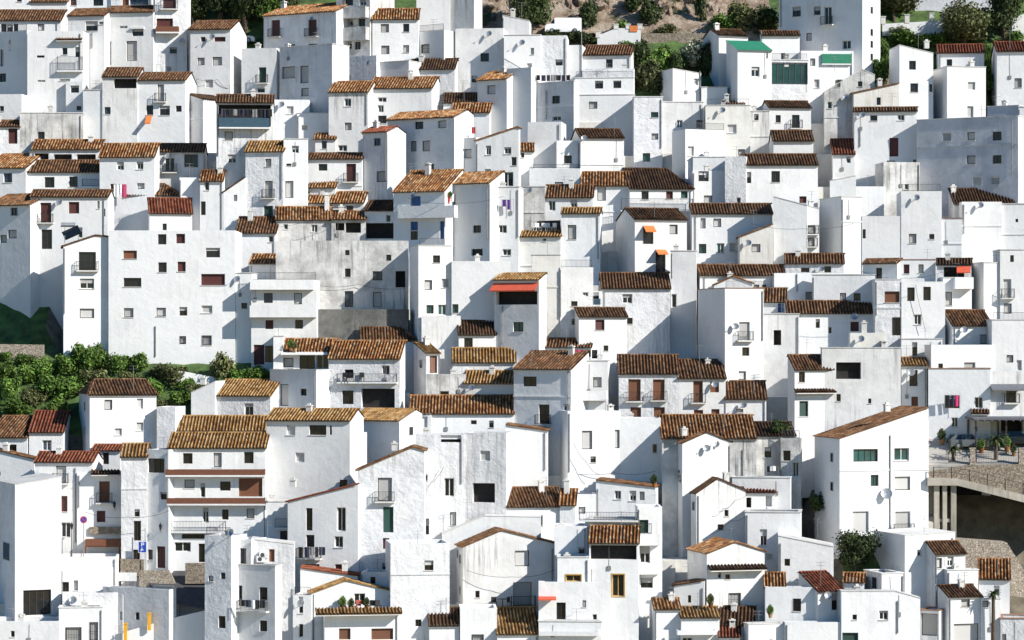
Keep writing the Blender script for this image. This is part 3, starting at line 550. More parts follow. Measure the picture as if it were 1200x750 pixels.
H('rough white house with framed dark window and small square hatch',36,322,296,930,w='d 88 550 36 36,d 233 605 58 108,d 88 835 52 94,s 255 790 36 80,o 243 312 120 60',g=1000,d=4)
H('rough white house with big black opening and one brownish window',322,566,286,760,w='s 443 420 58 58,o 435 638 130 114',g=998,d=4)
H('plain bright white windowless house with brick rim, beside a dark gap',562,808,270,640,G(562,242,242,276,'b'),g=760,d=5)
H('white house with brown tiled lean roof under the windowless white house',566,906,716,900,F(608,'b'),w='d 600 815 40 60,s 760 800 40 60',rot=12,g=960,d=5)
H('small house with short orange roof right of a brown lean roof',880,972,702,800,F(590,'o'),g=960,d=4)
H('white house with two tall shuttered windows and grey left side, cable across',926,1236,158,660,w='s 1040 328 60 108,s 1218 322 30 108,d 1076 442 32 36',rot=12,g=640,d=6)
H('white house wall in blue diagonal shade with one small dark window',1236,1472,200,660,w='d 1437 378 28 54',g=610,d=4)
H('low white house with jumble of pipes and thin roof edges on top',950,1092,646,860,w='s 1010 740 40 40',g=880,d=4)
H('white house with slanting brick edge, blue window and white framed window',1092,1442,600,770,G(1092,566,566,606,'b'),w='v 1220 650 38 50,w 1308 655 40 60,s 1362 655 30 50',g=880,d=4)
T(3,3)
H('white house with brown roof, two brown balcony doors and arched brown doors',26,376,-60,215,F(-168,'b',0,0),w='b+b 118 36 72 128,b+b 260 34 68 122,b 125 168 62 64,b 263 168 64 64',g=330,d=6)
H('white house with brown roof, one balcony door and chimney, right of arched doors',376,652,-34,200,F(-140,'b'),w='b+b 490 46 56 126,b 587 18 52 62,b 493 172 54 40,b 592 168 48 42',g=328,d=5,ch=[(570,-155,'plain')])
H('low white house with flat mossy brown roof right of the brown doored house',652,890,84,200,F(-15,'b'),w='s 735 155 40 18',g=330,d=5)
H('house with big bright orange-brown striped roof above a white gable',280,832,318,560,F(184,'o'),w='s 560 420 2 2',g=770,d=6,pipe=[(752,385,540)],m='old')
H('plain pale white gable house with brown slope and white chimney block',398,692,348,800,G(540,284,348,344,'b'),rot=16,g=800,d=6,ch=[(365,362,'plain')],lw=[(.3,555,.25),(.55,550,.25),(.75,530,.25)])
H('shaded ruinous wall house with half tiled roof beside the dark alley',832,1060,302,700,F(226,'d'),w='d 900 400 40 60,d 990 480 40 90',m='old',g=640,d=5)
H('white terrace house with brick rim and laundry above a red tiled strip',690,1032,548,660,g=862,d=4)
H('old white gable house with dark sloping roof, cable and slit window',480,768,640,900,m='stain',roof=G(606,556,642,626,'d'),rot=14,g=960,d=6,lw=[(.5,715,.35)])
H('small white house with dark red tiled strip over two openings',768,942,634,760,F(604,'r'),w='o 785 695 36 60,o 905 688 36 60',g=890,d=3)
H('white house with tall dark window and pinkish base, right of an old gable',766,1092,752,1060,w='d 873 900 42 98,s 910 1012 40 40',g=1140,d=4)
H('dark weathered house at the back of the shaded alley left of the green windowed house',972,1092,318,760,w='d 1010 420 44 60,d 1062 500 36 84',m='old',rot=-12,g=700,d=3)
T(4,3)
H('big white house with green windows, oval dish and long sloping tiled edge',120,640,320,895,G(640,142,320,142,'b'),w='t 272 418 144 74,t 484 412 88 74,t 325 565 46 66,s 488 582 92 80,s+t 243 810 94 128,s+b 490 810 90 128',rot=15,g=905,d=6.5,dish=[(385,640,1)],pipe=[(415,300,880)],lw=[(.3,430,.4),(.3,600,.4)])
H('white house with washing line of dark clothes and small tiled porch',640,1004,-90,310,w='d 778 105 88 74,d 935 110 48 66,d 795 225 38 58,d 712 -125 2 2',g=322,d=5,can=[(886,996,150,182,'b')])
H('white house with railed balcony door under a dark awning, right edge above the terrace',1004,1330,-75,310,w='d+b 1125 60 58 100,o 1130 245 130 70',g=320,d=5,awn=[(1000,1200,0,40,'grey')])
# ---------------------------------------------------------------- row 4
T(0,4)
H('modern plain white building with grey left side and big dark glass corner, left edge',88,360,-165,625,G(360,-205,-158,-205,'n'),w='d 218 530 164 148',rot=24,g=690,d=9,lw=[(.45,230,1.6)])
H('low pinkish white slab building in the bottom left corner',-80,350,640,940,g=960,d=5)
H('low white street building with parapet and a grey door behind a modern block',350,690,262,380,g=520,d=4,rot=6)
H('white low house with grey door and small pale window beside the modern block',352,660,330,490,w='d 385 440 38 60,s 445 430 24 58',g=610,d=4,rot=6)
H('white terraced house top with bright parapet between two low white houses',366,726,474,620,g=720,d=4,rot=10)
H('white garage house with barred doors at the bottom left',345,602,560,900,w='s+g 430 720 94 88,s+g 550 700 48 108',g=860,d=5,rot=6)
H('blue shaded street house wall with two small windows behind yellow posts',602,990,446,720,w='d 712 608 20 48,d 805 610 24 44',rot=-18,g=752,d=4)
T(1,4)
H('grey shaded house with arched dark window and lamp dish on its corner',0,156,138,930,w='d 100 645 42 72',rot=-14,g=960,d=3,dish=[(165,118)])
H('grey shaded house with laundry hanging from two dark balcony doors',158,412,312,930,w='d 190 490 60 120,d 343 480 48 78,d 343 668 44 64',rot=-18,g=961,d=3,bal=[(200,376,525,578,'rail')])
H('shaded upper room with one dark window beside a bright terrace wall',158,272,160,330,w='d 218 258 48 92',rot=-14,g=900,d=3)
H('bright white terrace wall with air conditioners and a brown door',272,522,168,700,G(272,160,160,190,'n'),w='b 393 255 32 74',g=880,d=3,ac=[(345,250),(330,275)])
H('white gable house with golden tiled roof, dark door and potted terrace',626,1096,468,640,G(830,402,478,464,'y'),w='d 908 512 64 70',rot=10,g=850,d=5)
H('bright white front house with golden tile ledge and two brown blinds',702,1150,592,930,w='b 820 715 68 66,b 1040 715 128 66',g=960,d=4,can=[(645,1152,564,602,'y')],rot=8)
H('narrow shaded house with slit windows left of a golden ledge',516,626,488,930,w='d 563 545 26 98,d 563 695 26 78',g=900,d=4,rot=-8)
H('white house with thin sloping red tile top behind a golden gable',560,896,376,440,G(560,330,330,376,'r'),g=700,d=4)
H('low white terrace house with small dark door below the rough white house',916,1090,352,520,w='r 1062 330 2 2,d 985 400 30 40',g=700,d=3)
T(2,4)
H('broad white house with two small dark windows and diagonal shade',-112,234,184,760,w='d 114 313 52 58,d 52 650 36 40',rot=8,g=860,d=5)
H('white house with slanting white top behind a brown and white gable',190,770,125,220,G(440,24,128,30,'n'),g=370,d=4)
H('white gable house with striped brown roof, big pale windows, half in diagonal shade',312,852,200,640,G(540,108,206,186,'b'),w='s 660 272 86 92,s+b 662 480 110 138',rot=12,g=560,d=6,lw=[(.4,275,.5),(.4,460,.4),(.8,245,.3)])
H('small white house with nearly black sloping roof at the bottom',116,292,656,930,F(552,'d'),w='d 200 700 2 2',g=900,d=4)
H('white wall house in blue diagonal shade with a barred window, bottom edge',296,512,564,930,w='s+g 400 738 68 40',g=905,d=4)
H('house with boldly striped gold and black lean roof at the bottom',514,756,714,930,F(560,'y'),g=940,d=4)
H('white flat house with red awning strip and black doorway',756,1176,410,660,w='d 888 585 54 110',g=880,d=4,awn=[(754,858,494,518,'red')],ant=[(1068,600)])
H('long white parapet house front below a black doorway',756,1126,642,930,g=960,d=4,bal=[(760,1110,700,716,'white')])
H('white balcony house with yellow framed window left of an orange veranda roof',866,1052,266,440,w='y 960 388 88 38',g=856,d=4)
H('white house with orange roofed glazed veranda and yellow framed door',1052,1342,180,620,F(84,'o'),w='o 1195 230 270 98,y 1222 430 70 128',g=850,d=4)
H('white roof terrace house with dark railing above an orange veranda roof',1028,1342,46,120,g=640,d=4,bal=[(995,1340,2,48,'rail')])
H('white house with blue triangular shadow and white chimney, left of the veranda',850,1040,82,280,g=640,d=4,ch=[(885,190,'cap')])
T(3,4)
H('white house with two stacked white balconies beside the dark alley',136,280,-30,580,w='g+b 170 85 58 78,w 180 250 60 98,d 190 415 70 60',g=680,d=4,bal=[(138,266,130,186,'white'),(142,264,300,356,'white')])
H('old stained gable house with brown roof and tiled string course',542,880,238,640,G(708,178,245,232,'o'),w='s+g 705 512 70 74',rot=15,g=730,d=7,can=[(545,878,312,342,'d')],m='stain')
H('low shaded lean-to with black sloping roof before an old gable house',350,528,430,600,G(528,404,432,404,'d'),rot=-10,g=780,d=3)
H('small white house with short orange tiled roof beside low alley',236,386,566,930,F(508,'o'),g=900,d=4)
H('white house with mossy yellow tiled roof and parapet ledge',392,616,616,930,F(558,'y'),w='d 428 748 58 24,v 425 608 2 2',g=930,d=4,bal=[(362,592,694,710,'white')])
H('low house with black tiled roof in a hollow at the bottom',616,816,656,730,F(556,'d'),g=880,d=4)
H('little house with short red-brown tiled roof, bottom edge',616,736,726,930,F(660,'r'),g=960,d=4)
H('white cubic house with roof terrace plants and grey left side',786,1000,656,930,rot=14,g=975,d=5)
H('bright plain white parapet house, wide, right of the plant terrace',1000,1332,646,930,g=978,d=4,w='g 1380 730 2 2')
H('white house with barred dark door in a shadowed yard',884,1200,440,680,w='d+g 1070 545 46 74',g=850,d=3)
H('small house with orange tiled corner roof behind a shadowed yard',880,1000,440,520,F(358,'o'),g=800,d=3)
H('white house with steep orange tile patch and one tiny dark window',960,1284,168,420,G(960,140,140,205,'n'),w='d 1013 295 32 42',g=640,d=4)
T(4,4)
H('white house with brown ridged roof and grey gable side by an open yard',-8,146,460,640,F(352,'r'),w='d 92 525 38 98',rot=24,g=860,d=7)
H('tiny white house with orange roof before the dark tree',140,262,410,480,F(360,'o'),g=740,d=4)
H('small plain white block with dark side door right of a tiny orange roof',366,492,360,480,w='',rot=16,g=750,d=4,lw=[(.4,415,.7)])
H('grey terrace wall house left of a bright cube',110,250,462,600,g=880,d=3)
H('bright white house with white framed window and long slit pipe',130,592,466,930,G(450,466,466,506,'n'),w='w 378 605 52 54,g 180 732 98 50',g=985,d=5,pipe=[(460,520,710)])
H('tall white lean-to topped house with wide grey left side below the viaduct',502,796,136,440,G(796,120,140,120,'n'),rot=17,g=560,d=9)
H('white house with small brown roof and wide grey left side',680,856,240,640,F(174,'b'),w='s 703 300 34 60,w 770 290 36 58',rot=20,g=640,d=9)
H('low bright white wall house between two brown roofs',750,932,340,470,g=690,d=3,rot=10)
H('white house with orange-brown roof half in shade and one dark opening',936,1116,392,560,F(278,'o'),w='d 1040 460 34 58',g=660,d=5)
H('white house with mossy brown roof, pale window and garage door',760,952,494,930,F(430,'b'),w='s 858 530 52 52,s 862 712 148 116',rot=14,g=860,d=7)
H('white house corner with small grey window behind the thin palm',952,1062,508,930,w='s 975 540 36 36',g=858,d=4)
H('low pale house at the bottom right corner',1062,1330,626,930,w='s 1085 735 24 40',g=900,d=4)
H('grey garage wall with ribbed door between two bright houses',588,702,578,930,w='s 645 660 96 130',rot=-16,g=880,d=3)
# ================================================================ houses
TANP = .36
def clip_top(poly, xa, la, xb, lb):
    out = []
    f = lambda p: p[1] - (la + (lb - la) * (p[0] - xa) / (xb - xa))
    for i in range(len(poly)):
        p, q = poly[i], poly[(i + 1) % len(poly)]; fp, fq = f(p), f(q)
        if fp <= 1e-6: out.append(p)
        if (fp < -1e-6 and fq > 1e-6) or (fp > 1e-6 and fq < -1e-6):
            t = fp / (fp - fq); out.append((p[0] + (q[0] - p[0]) * t, p[1] + (q[1] - p[1]) * t))
    return out
def railing(mb, s0, s1, t0, t1, z0, z1, step=.14, sides=True):
    r = .018
    for z in (z0 + .08, z1):
        mb.box(s0, s1, t0 - r, t0 + r, z - r, z + r)
        if sides:
            for s in (s0, s1): mb.box(s - r, s + r, t0 + r + .001, t1, z - r, z + r)
    n = max(2, int((s1 - s0) / step))
    for i in range(n + 1):
        s = s0 + (s1 - s0) * i / n; q = .011 if i not in (0, n) else .022
        mb.box(s - q, s + q, t0 - q, t0 + q, z0, z1 - r - .001)
    if sides:
        n = max(1, int((t1 - t0) / step))
        for i in range(1, n):
            t = t0 + (t1 - t0) * i / n
            for s in (s0, s1): mb.box(s - .011, s + .011, t - .011, t + .011, z0, z1 - r - .001)
def frame_mesh(s0, s1, z0, z1, t, bars=True, th=.06, dep=.06):
    mb = MB()
    mb.box(s0, s1, t - dep, t, z0, z0 + th); mb.box(s0, s1, t - dep, t, z1 - th, z1)
    mb.box(s0, s0 + th, t - dep, t, z0 + th + .001, z1 - th - .001); mb.box(s1 - th, s1, t - dep, t, z0 + th + .001, z1 - th - .001)
    W, Hh = s1 - s0, z1 - z0
    if bars and W > .55:
        n = max(2, round(W / .65))
        for i in range(1, n):
            s = s0 + W * i / n; mb.box(s - .035, s + .035, t - dep + .004, t, z0 + th + .002, z1 - th - .002)
    return mb
def build_house(S):
    Yc = ground_Y(S['g']); r = S['rot']; cr, sr = math.cos(r), math.sin(r)
    Xm = ((S['x0'] + S['x1']) / 2 - CX) / F_PX; Pm = Vector((Xm * Yc, Yc))      # facade pivots about its middle
    U2 = Vector((cr, sr))
    def s_of(px):
        X = (px - CX) / F_PX
        # Pm.x + s cr = X (Pm.y + s sr)
        return (X * Pm.y - Pm.x) / (cr - X * sr)
    sL, sR = s_of(S['x0']), s_of(S['x1']); W = sR - sL
    P0 = Pm + U2 * sL
    def sx(px): return s_of(px) - sL
    def Yat(s): return P0.y + s * sr
    def zz(py, s, t=0): return -(py - HY) / F_PX * (Yat(s) + t * cr)
    zg = ground_z(P0.y if r >= 0 else Yat(W)) ; zb = zg - 5.5
    mid = W / 2
    roof = S['roof']; d = S['depth']
    ze = zz(S['yt'], mid)
    if ze - zb < 1: zb = ze - 3
    root = empty(S['kind'], (P0.x, P0.y, zb), r)
    tag(root, S['label'], S['cat'], 'whitewashed village houses' if S['kind'] == 'house' else None)
    if S['kind'] != 'house': root['kind'] = 'thing'
    Z = lambda py, s, t=0: zz(py, s, t) - zb
    top = [(0, ze - zb), (W, ze - zb)]; rk = roof[0] if roof else None
    dr = None
    if rk == 'F':
        k = (roof[1] - HY) / F_PX
        dr = (-ze - k * Yat(mid)) / (TANP + k * cr); dr = max(.7, dr)
        tanp = TANP
        if dr > d - .3:                                       # little room before the next house: a steeper roof
            dr = max(1.6, d - .3); tanp = min(.8, max(.2, (-ze - k * (Yat(mid) + dr * cr)) / dr))
        D = max(dr + .25, min(2 * dr, d))
    else: D = d
    if rk == 'G':
        xp = sx(roof[1]); top = [(0, Z(roof[3], 0)), (W, Z(roof[4], W))]
        if .08 < xp < W - .08: top.insert(1, (xp, Z(roof[2], xp)))
    # ---- facade with real openings
    holes = []
    for (kd, a, b, c, e) in S['w']:
        q0, q1 = sx(a), sx(c); sm = (q0 + q1) / 2
        z1, z0 = Z(b, sm), Z(e, sm)
        q0 = max(q0, .08); q1 = min(q1, W - .08); z0 = max(z0, .3)
        if q1 - q0 < .12 or z1 - z0 < .12: continue
        lim = min(zt for (_, zt) in top) if rk != 'G' else None
        if rk != 'G' and z1 > lim - .06: z1 = lim - .06
        if z1 - z0 < .12: continue
        holes.append((kd, q0, q1, z0, z1, {'o': min(.75, D - .3)}.get(kd[0], .27)))
    wall = MB()
    bx = sorted(set([0.0, W] + [h for H_ in holes for h in H_[1:3]] + [p[0] for p in top])); ztop = max(p[1] for p in top)
    bz = sorted(set([0.0, ztop] + [h for H_ in holes for h in H_[3:5]]))
    def lim_at(x):
        for (p, q) in zip(top, top[1:]):
            if p[0] - 1e-6 <= x <= q[0] + 1e-6: return p[1] + (q[1] - p[1]) * (x - p[0]) / max(1e-6, q[0] - p[0])
        return ztop
    for xa, xb in zip(bx, bx[1:]):
        if xb - xa < 1e-5: continue
        la, lb = lim_at(xa), lim_at(xb)
        for za, zc in zip(bz, bz[1:]):
            if zc - za < 1e-5: continue
            mx_, mz_ = (xa + xb) / 2, (za + zc) / 2
            if any(h[1] < mx_ < h[2] and h[3] < mz_ < h[4] for h in holes): continue
            poly = [(xa, za), (xb, za), (xb, zc), (xa, zc)]
            if zc > min(la, lb): poly = clip_top(poly, xa, la, xb, lb)
            if len(poly) >= 3: wall.quad([(p[0], 0, p[1]) for p in poly])
    for (kd, a, b, z0, z1, rv) in holes:
        wall.quad([(a, 0, z0), (a, rv, z0), (a, rv, z1), (a, 0, z1)]); wall.quad([(b, 0, z0), (b, 0, z1), (b, rv, z1), (b, rv, z0)])
        wall.quad([(a, 0, z0), (b, 0, z0), (b, rv, z0), (a, rv, z0)]); wall.quad([(a, 0, z1), (a, rv, z1), (b, rv, z1), (b, 0, z1)])
    if 'rough' in S['label'] and S['m'] == 'w': S['m'] = 'rough'
    mats = [S['m'], 'floor']
    if rk == 'F':
        hL, hR = S['roof'][3], S['roof'][4]
        px_m = Yat(mid) / F_PX
        hl = max(0, hL * px_m); hr = max(0, hR * px_m)
        e0 = ze - zb; zr = e0 + dr * tanp; zk = zr - (D - dr) * tanp
        for (s, hp) in ((0, hl), (W, hr)):
            if hp > 0: pts = [(0, 0), (0, e0), (D, e0), (D, 0)]
            else: pts = [(0, 0), (0, e0), (dr, zr), (D, zk), (D, 0)]
            if s == 0: wall.quad([(s, t, z) for t, z in pts])
            else: wall.quad([(s, t, z) for t, z in reversed(pts)])
        zk2 = zk if not (hl or hr) else e0
        wall.quad([(0, D, 0), (0, D, zk2), (W, D, zk2), (W, D, 0)])
        wall.quad([(0, 0, e0 - .004), (W, 0, e0 - .004), (W, D, min(e0, zk) - .004), (0, D, min(e0, zk) - .004)])
        wall.box(-.03, W + .03, -.14, .02, e0 - .22, e0 - .06)          # eave moulding
        rb = MB(); key = 'r' + roof[2]
        ov, sv = .3, .12
        sl = math.hypot(1, tanp)
        dv = Vector((0, 1, tanp)).normalized()
        if roof[2] == 'green':
            z = lambda t: e0 + t * tanp + .03
            rb.quad([(-sv, -ov, z(-ov)), (W + sv, -ov, z(-ov)), (W + sv, dr, z(dr)), (-sv, dr, z(dr))])
            rb.quad([(-sv, dr, z(dr)), (W + sv, dr, z(dr)), (W + sv, D, z(dr) - (D-dr)*tanp), (-sv, D, z(dr) - (D-dr)*tanp)])
        else:
            o = Vector((-sv, -ov, e0 - ov * tanp + .05))
            patch(rb, o, (1, 0, 0), dv, W + 2 * sv, (dr + ov) * sl, (hl + sv if hl else 0, hr + sv if hr else 0))
            if D > dr + .1 and not (hl or hr):
                patch(rb, (-sv, D + .1, zk - .1 * tanp + .05), (1, 0, 0), (0, -1, tanp), W + 2 * sv, (D + .1 - dr) * sl)
            for (s, hp, sg) in ((0, hl, 1), (W, hr, -1)):
                if hp > 0:                                                # hip slope on that end
                    Dd = 2 * dr
                    patch(rb, (s - sg * sv, -ov if sg > 0 else -ov, e0 - sv * tanp + .05), (0, 1, 0), (sg * hp, 0, zr - e0), Dd + 2*ov, math.hypot(hp + sv, zr - e0), (dr + ov, dr + ov))
            ridge(rb, (max(0, hl) - (sv if not hl else 0), dr, zr + .07), (W - max(0, hr) + (sv if not hr else 0), dr, zr + .07))
            if hl: ridge(rb, (-sv, -ov, e0 - ov*tanp + .1), (hl, dr, zr + .07), .1)
            if hr: ridge(rb, (W + sv, -ov, e0 - ov*tanp + .1), (W - hr, dr, zr + .07), .1)
            # boarding under the tiles
            u = .035
            if not (hl or hr):
                b_ = MB()
            rb.quad([(-sv, -ov + .06, e0 - (ov - .06) * tanp - u), (W + sv, -ov + .06, e0 - (ov - .06) * tanp - u), (W + sv - hr, dr, zr - u), (-sv + hl, dr, zr - u)])
            while len(rb.uv) < len(rb.v): rb.uv.append((.5, .5))
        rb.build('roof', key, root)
        roofz = lambda t: e0 + (t * tanp if t < dr else (2*dr - t) * tanp)
    elif rk == 'G':
        dv = D
        e = .0
        wall.quad([(0, 0, 0), (0, 0, top[0][1]), (0, D, top[0][1]), (0, D, 0)])
        wall.quad([(W, 0, 0), (W, D, 0), (W, D, top[-1][1]), (W, 0, top[-1][1])])
        wall.quad([(0, D, 0)] + [(p[0], D, p[1]) for p in top] + [(W, D, 0)])
        for p, q in zip(top, top[1:]): wall.quad([(p[0], 0, p[1] - .003), (q[0], 0, q[1] - .003), (q[0], D, q[1] - .003), (p[0], D, p[1] - .003)])
        if roof[5] == 'n':
            cb = MB()
            for p, q in zip(top, top[1:]):
                for (x0, z0, x1, z1) in ((p[0] - .03, p[1], q[0] + .03, q[1]),):
                    cb.v += [(x0, -.04, z0 + .004), (x1, -.04, z1 + .004), (x1, D + .03, z1 + .004), (x0, D + .03, z0 + .004), (x0, -.04, z0 + .07), (x1, -.04, z1 + .07), (x1, D + .03, z1 + .07), (x0, D + .03, z0 + .07)]
                    i = len(cb.v) - 8
                    for f in ((0, 3, 2, 1), (4, 5, 6, 7), (0, 1, 5, 4), (2, 3, 7, 6), (1, 2, 6, 5), (3, 0, 4, 7)): cb.f.append(tuple(i + k for k in f)); cb.m.append(0)
            cb.build('coping', 'cope', root)
        else:
            rb = MB(); rb.uv = []
            for p, q in zip(top, top[1:]):
                lo, hi = (p, q) if p[1] < q[1] else (q, p)
                L = Vector((hi[0] - lo[0], 0, hi[1] - lo[1])); Ln = L.length; dn = L.normalized(); ov = .22
                patch(rb, Vector((lo[0], -.14, lo[1] + .045)) - dn * ov, (0, 1, 0), dn, D + .2, Ln + ov)
                u = Vector((0, 0, -.0))
                a0 = Vector((lo[0], -.13, lo[1])) - dn * ov; b0 = Vector((hi[0], -.13, hi[1]))
                rb.v += [tuple(a0), tuple(b0), tuple(b0 + Vector((0, 0, .07))), tuple(a0 + Vector((0, 0, .07)))]; i = len(rb.v) - 4
                rb.f.append((i, i+1, i+2, i+3)); rb.m.append(0)
                while len(rb.uv) < len(rb.v): rb.uv.append((.5, .5))
            if len(top) == 3: ridge(rb, (top[1][0], -.16, top[1][1] + .07), (top[1][0], D + .1, top[1][1] + .07))
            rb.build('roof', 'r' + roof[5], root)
        roofz = lambda t: max(p[1] for p in top)
    else:
        h = ze - zb; th = min(.22, W * .2, D * .2); dp = min(.45, h * .4)
        wall.quad([(0, 0, 0), (0, 0, h), (0, D, h), (0, D, 0)]); wall.quad([(W, 0, 0), (W, D, 0), (W, D, h), (W, 0, h)])
        wall.quad([(0, D, 0), (0, D, h), (W, D, h), (W, D, 0)])
        I = [(th, th), (W - th, th), (W - th, D - th), (th, D - th)]; O = [(0, 0), (W, 0), (W, D), (0, D)]
        for i in range(4):
            j = (i + 1) % 4
            wall.quad([(*O[i], h), (*O[j], h), (*I[j], h), (*I[i], h)]); wall.quad([(*I[i], h), (*I[j], h), (*I[j], h - dp), (*I[i], h - dp)])
        wall.quad([(*p, h - dp) for p in I], 1)
        roofz = lambda t: h - dp
    wall.build('wall', mats, root)
    # ---- windows and doors
    for (kd, a, b, z0, z1, rv) in holes:
        k, fl = kd[0], kd[1:]; w_, h_ = b - a, z1 - z0; e = .004
        big = h_ > 1.65 and k != 'o'
        nm = 'loggia' if k == 'o' else 'window' if (k == 'G' or not big) else 'balcony_door' if '+b' in fl else 'door'
        fr = {'y': 'fy', 'w': 'fw', 'G': 'rail', 'o': 'fd'}.get(k) or ('fw' if rng.random() < .28 else 'fd')
        if k in 'brug': fr = k
        t = rv - .01
        wo = frame_mesh(a + e, b - e, z0 + e, z1 - e, t, bars=k not in 'srbugo', th=min(.07, w_ * .12)).build(nm, fr, root)
        pm = {'d': 'glass', 'y': 'glass', 'w': 'glass', 'o': 'dark', 'G': 'greenglass', 's': 's', 'b': 'b', 'r': 'r', 'u': 'u', 'g': 'g', 't': 'tealglass', 'v': 'blueglass'}[k]
        p = MB(); p.quad([(a, t - .012, z0), (b, t - .012, z0), (b, t - .012, z1), (a, t - .012, z1)])
        if k in 'srbug': p = MB(); p.box(a + .05, b - .05, t - .045, t - .014, z0 + .05, z1 - .05)
        p.build('shutter' if k in 'srbug' else 'pane', pm, wo)
        if k == 'o':  # pane and this sheet are black, painting the shade of the opening
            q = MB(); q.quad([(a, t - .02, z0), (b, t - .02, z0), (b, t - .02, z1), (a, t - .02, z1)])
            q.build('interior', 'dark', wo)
        if k == 'w' or (k == 'd' and rng.random() < .22 and not big):
            q = MB(); q.box(a + .06, b - .06, t - .075, t - .061, z1 - h_ * rng.uniform(.25, .5), z1 - .02); q.build('roller_blind', 's', wo)
        if not big and k not in 'oG' and rng.random() < .5:
            q = MB(); q.box(a - .06, b + .06, -.07, rv - .08, z0 - .055, z0 - .002); q.build('sill', 'cope', wo)
        if k == 'y':
            q = MB(); f_ = .09
            q.box(a - f_, b + f_, -.03, .015, z1 + .001, z1 + f_); q.box(a - f_, b + f_, -.03, .015, z0 - f_, z0 - .001)
            q.box(a - f_, a - .001, -.03, .015, z0, z1); q.box(b + .001, b + f_, -.03, .015, z0, z1); q.build('surround', 'fy', wo)
        if '+g' in fl:
            q = MB(); n = max(3, int(w_ / .14))
            for i in range(n + 1): s = a + w_ * i / n; q.box(s - .01, s + .01, -.05, -.03, z0, z1)
            for i in range(3): z = z0 + h_ * i / 2; q.box(a - .02, b + .02, -.028, -.008, z - .012, z + .012)
            q.build('grille', 'iron', wo)
        if '+b' in fl:
            q = MB(); s0, s1 = a - .28, b + .28; q.box(s0, s1, -.5, -.002, z0 - .14, z0 - .02, 1)
            railing(q, s0 + .04, s1 - .04, -.46, -.01, z0 - .02, z0 + .92, .13); q.build('balcony', ['iron', 'cope'], root)
        if '+a' in fl:
            q = MB(); q.box(a - .1, b + .1, -.25, -.002, z1 - .1, z1 + .1); q.build('blind_box', 'fw', wo)
    # ---- balconies, canopies, awnings
    for (a, b, c, e_, kd) in S['bal']:
        q0, q1 = sx(a), sx(b); pr = {'rail': .55, 'green': .25}.get(kd, .9); sm = (q0 + q1) / 2
        z1, z0 = Z(c, sm, -pr), Z(e_, sm, -pr); q = MB()
        mt = {'white': 'w', 'grey': 'old', 'brown': 'pb', 'glass': 'bluglass', 'rail': 'rail', 'green': 'rgreen'}[kd]
        q.box(q0, q1, -pr, -.002, z0 - .16, z0, 1)
        if kd == 'rail': railing(q, q0 + .03, q1 - .03, -pr + .04, -.01, z0, z1)
        else:
            th = .12 if kd != 'glass' else .03
            q.box(q0, q1, -pr, -pr + th, z0 + .001, z1); q.box(q0, q0 + th, -pr + th + .001, -.002, z0 + .001, z1); q.box(q1 - th, q1, -pr + th + .001, -.002, z0 + .001, z1)
        q.build('balcony', [mt, 'w' if S['m'] != 'old' else 'old'], root)
    for (a, b, c, e_, kd) in S['can']:
        q0, q1 = sx(a), sx(b); sm = (q0 + q1) / 2; k = (c - HY) / F_PX
        zt, zb_ = Z(c, sm), Z(e_, sm); dd = max(.3, (zt - zb_) / (TANP + .12)); q = MB()
        zlo = zt - dd * TANP
        if kd == 'n': q.box(q0, q1, -dd, -.002, zb_, zt)
        else:
            patch(q, (q0, -dd, zlo + .05), (1, 0, 0), (0, 1, TANP), q1 - q0, dd * math.hypot(1, TANP) - .01)
            i = len(q.v); q.box(q0 + .05, q1 - .05, -dd + .08, -.003, zlo - .12, zlo - .01, 1)
            q.quad([(q0 + .02, -dd + .03, zlo - .0), (q1 - .02, -dd + .03, zlo), (q1 - .02, -.003, zt - .01), (q0 + .02, -.003, zt - .01)])
            while len(q.uv) < len(q.v): q.uv.append((.5, .5))
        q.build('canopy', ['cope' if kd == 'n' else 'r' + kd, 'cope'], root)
    for (a, b, c, e_, kd) in S['awn']:
        q0, q1 = sx(a), sx(b); sm = (q0 + q1) / 2; zt, z0 = Z(c, sm), Z(e_, sm, -1); q = MB(); dd = 1.0
        q.v += [(q0, -.003, zt), (q1, -.003, zt), (q1, -dd, z0 + .12), (q0, -dd, z0 + .12), (q0, -dd, z0), (q1, -dd, z0), (q1, -.003, zt - .03), (q0, -.003, zt - .03), (q0, -dd + .02, z0 + .1), (q1, -dd + .02, z0 + .1)]
        for f in ((0, 3, 2, 1), (3, 4, 5, 2), (7, 6, 9, 8), (0, 7, 8, 3), (1, 2, 9, 6)): q.f.append(f); q.m.append(0)
        q.build('awning', 'a' + kd, root)
    if S.get('band') and ze - zb > 5:
        hb = (ze - zb) - rng.uniform(2.6, 3.3)
        if not any(h[3] - .2 < hb < h[4] + .2 for h in holes):
            q = MB(); q.box(-.02, W + .02, -.07, .02, hb - .07, hb + .07); q.build('ledge', S['m'], root)
    if S.get('cope'):
        h = ze - zb; q = MB(); e = .07; t_ = min(.3, W * .2, D * .2)
        for (x0, x1, y0, y1) in ((-e, W + e, -e, t_), (-e, W + e, D - t_, D + e), (-e, t_, t_ + .002, D - t_ - .002), (W - t_, W + e, t_ + .002, D - t_ - .002)): q.box(x0, x1, y0, y1, h + .003, h + .075)
        q.build('coping', rng.choice(('cope', 'cope', 'brick', 'stain')), root)
    if S.get('rails'):
        q = MB(); railing(q, .15, W - .15, .1, .2, ze - zb - .02, ze - zb + .75, .13, False); q.build('terrace_railing', 'rail', root)
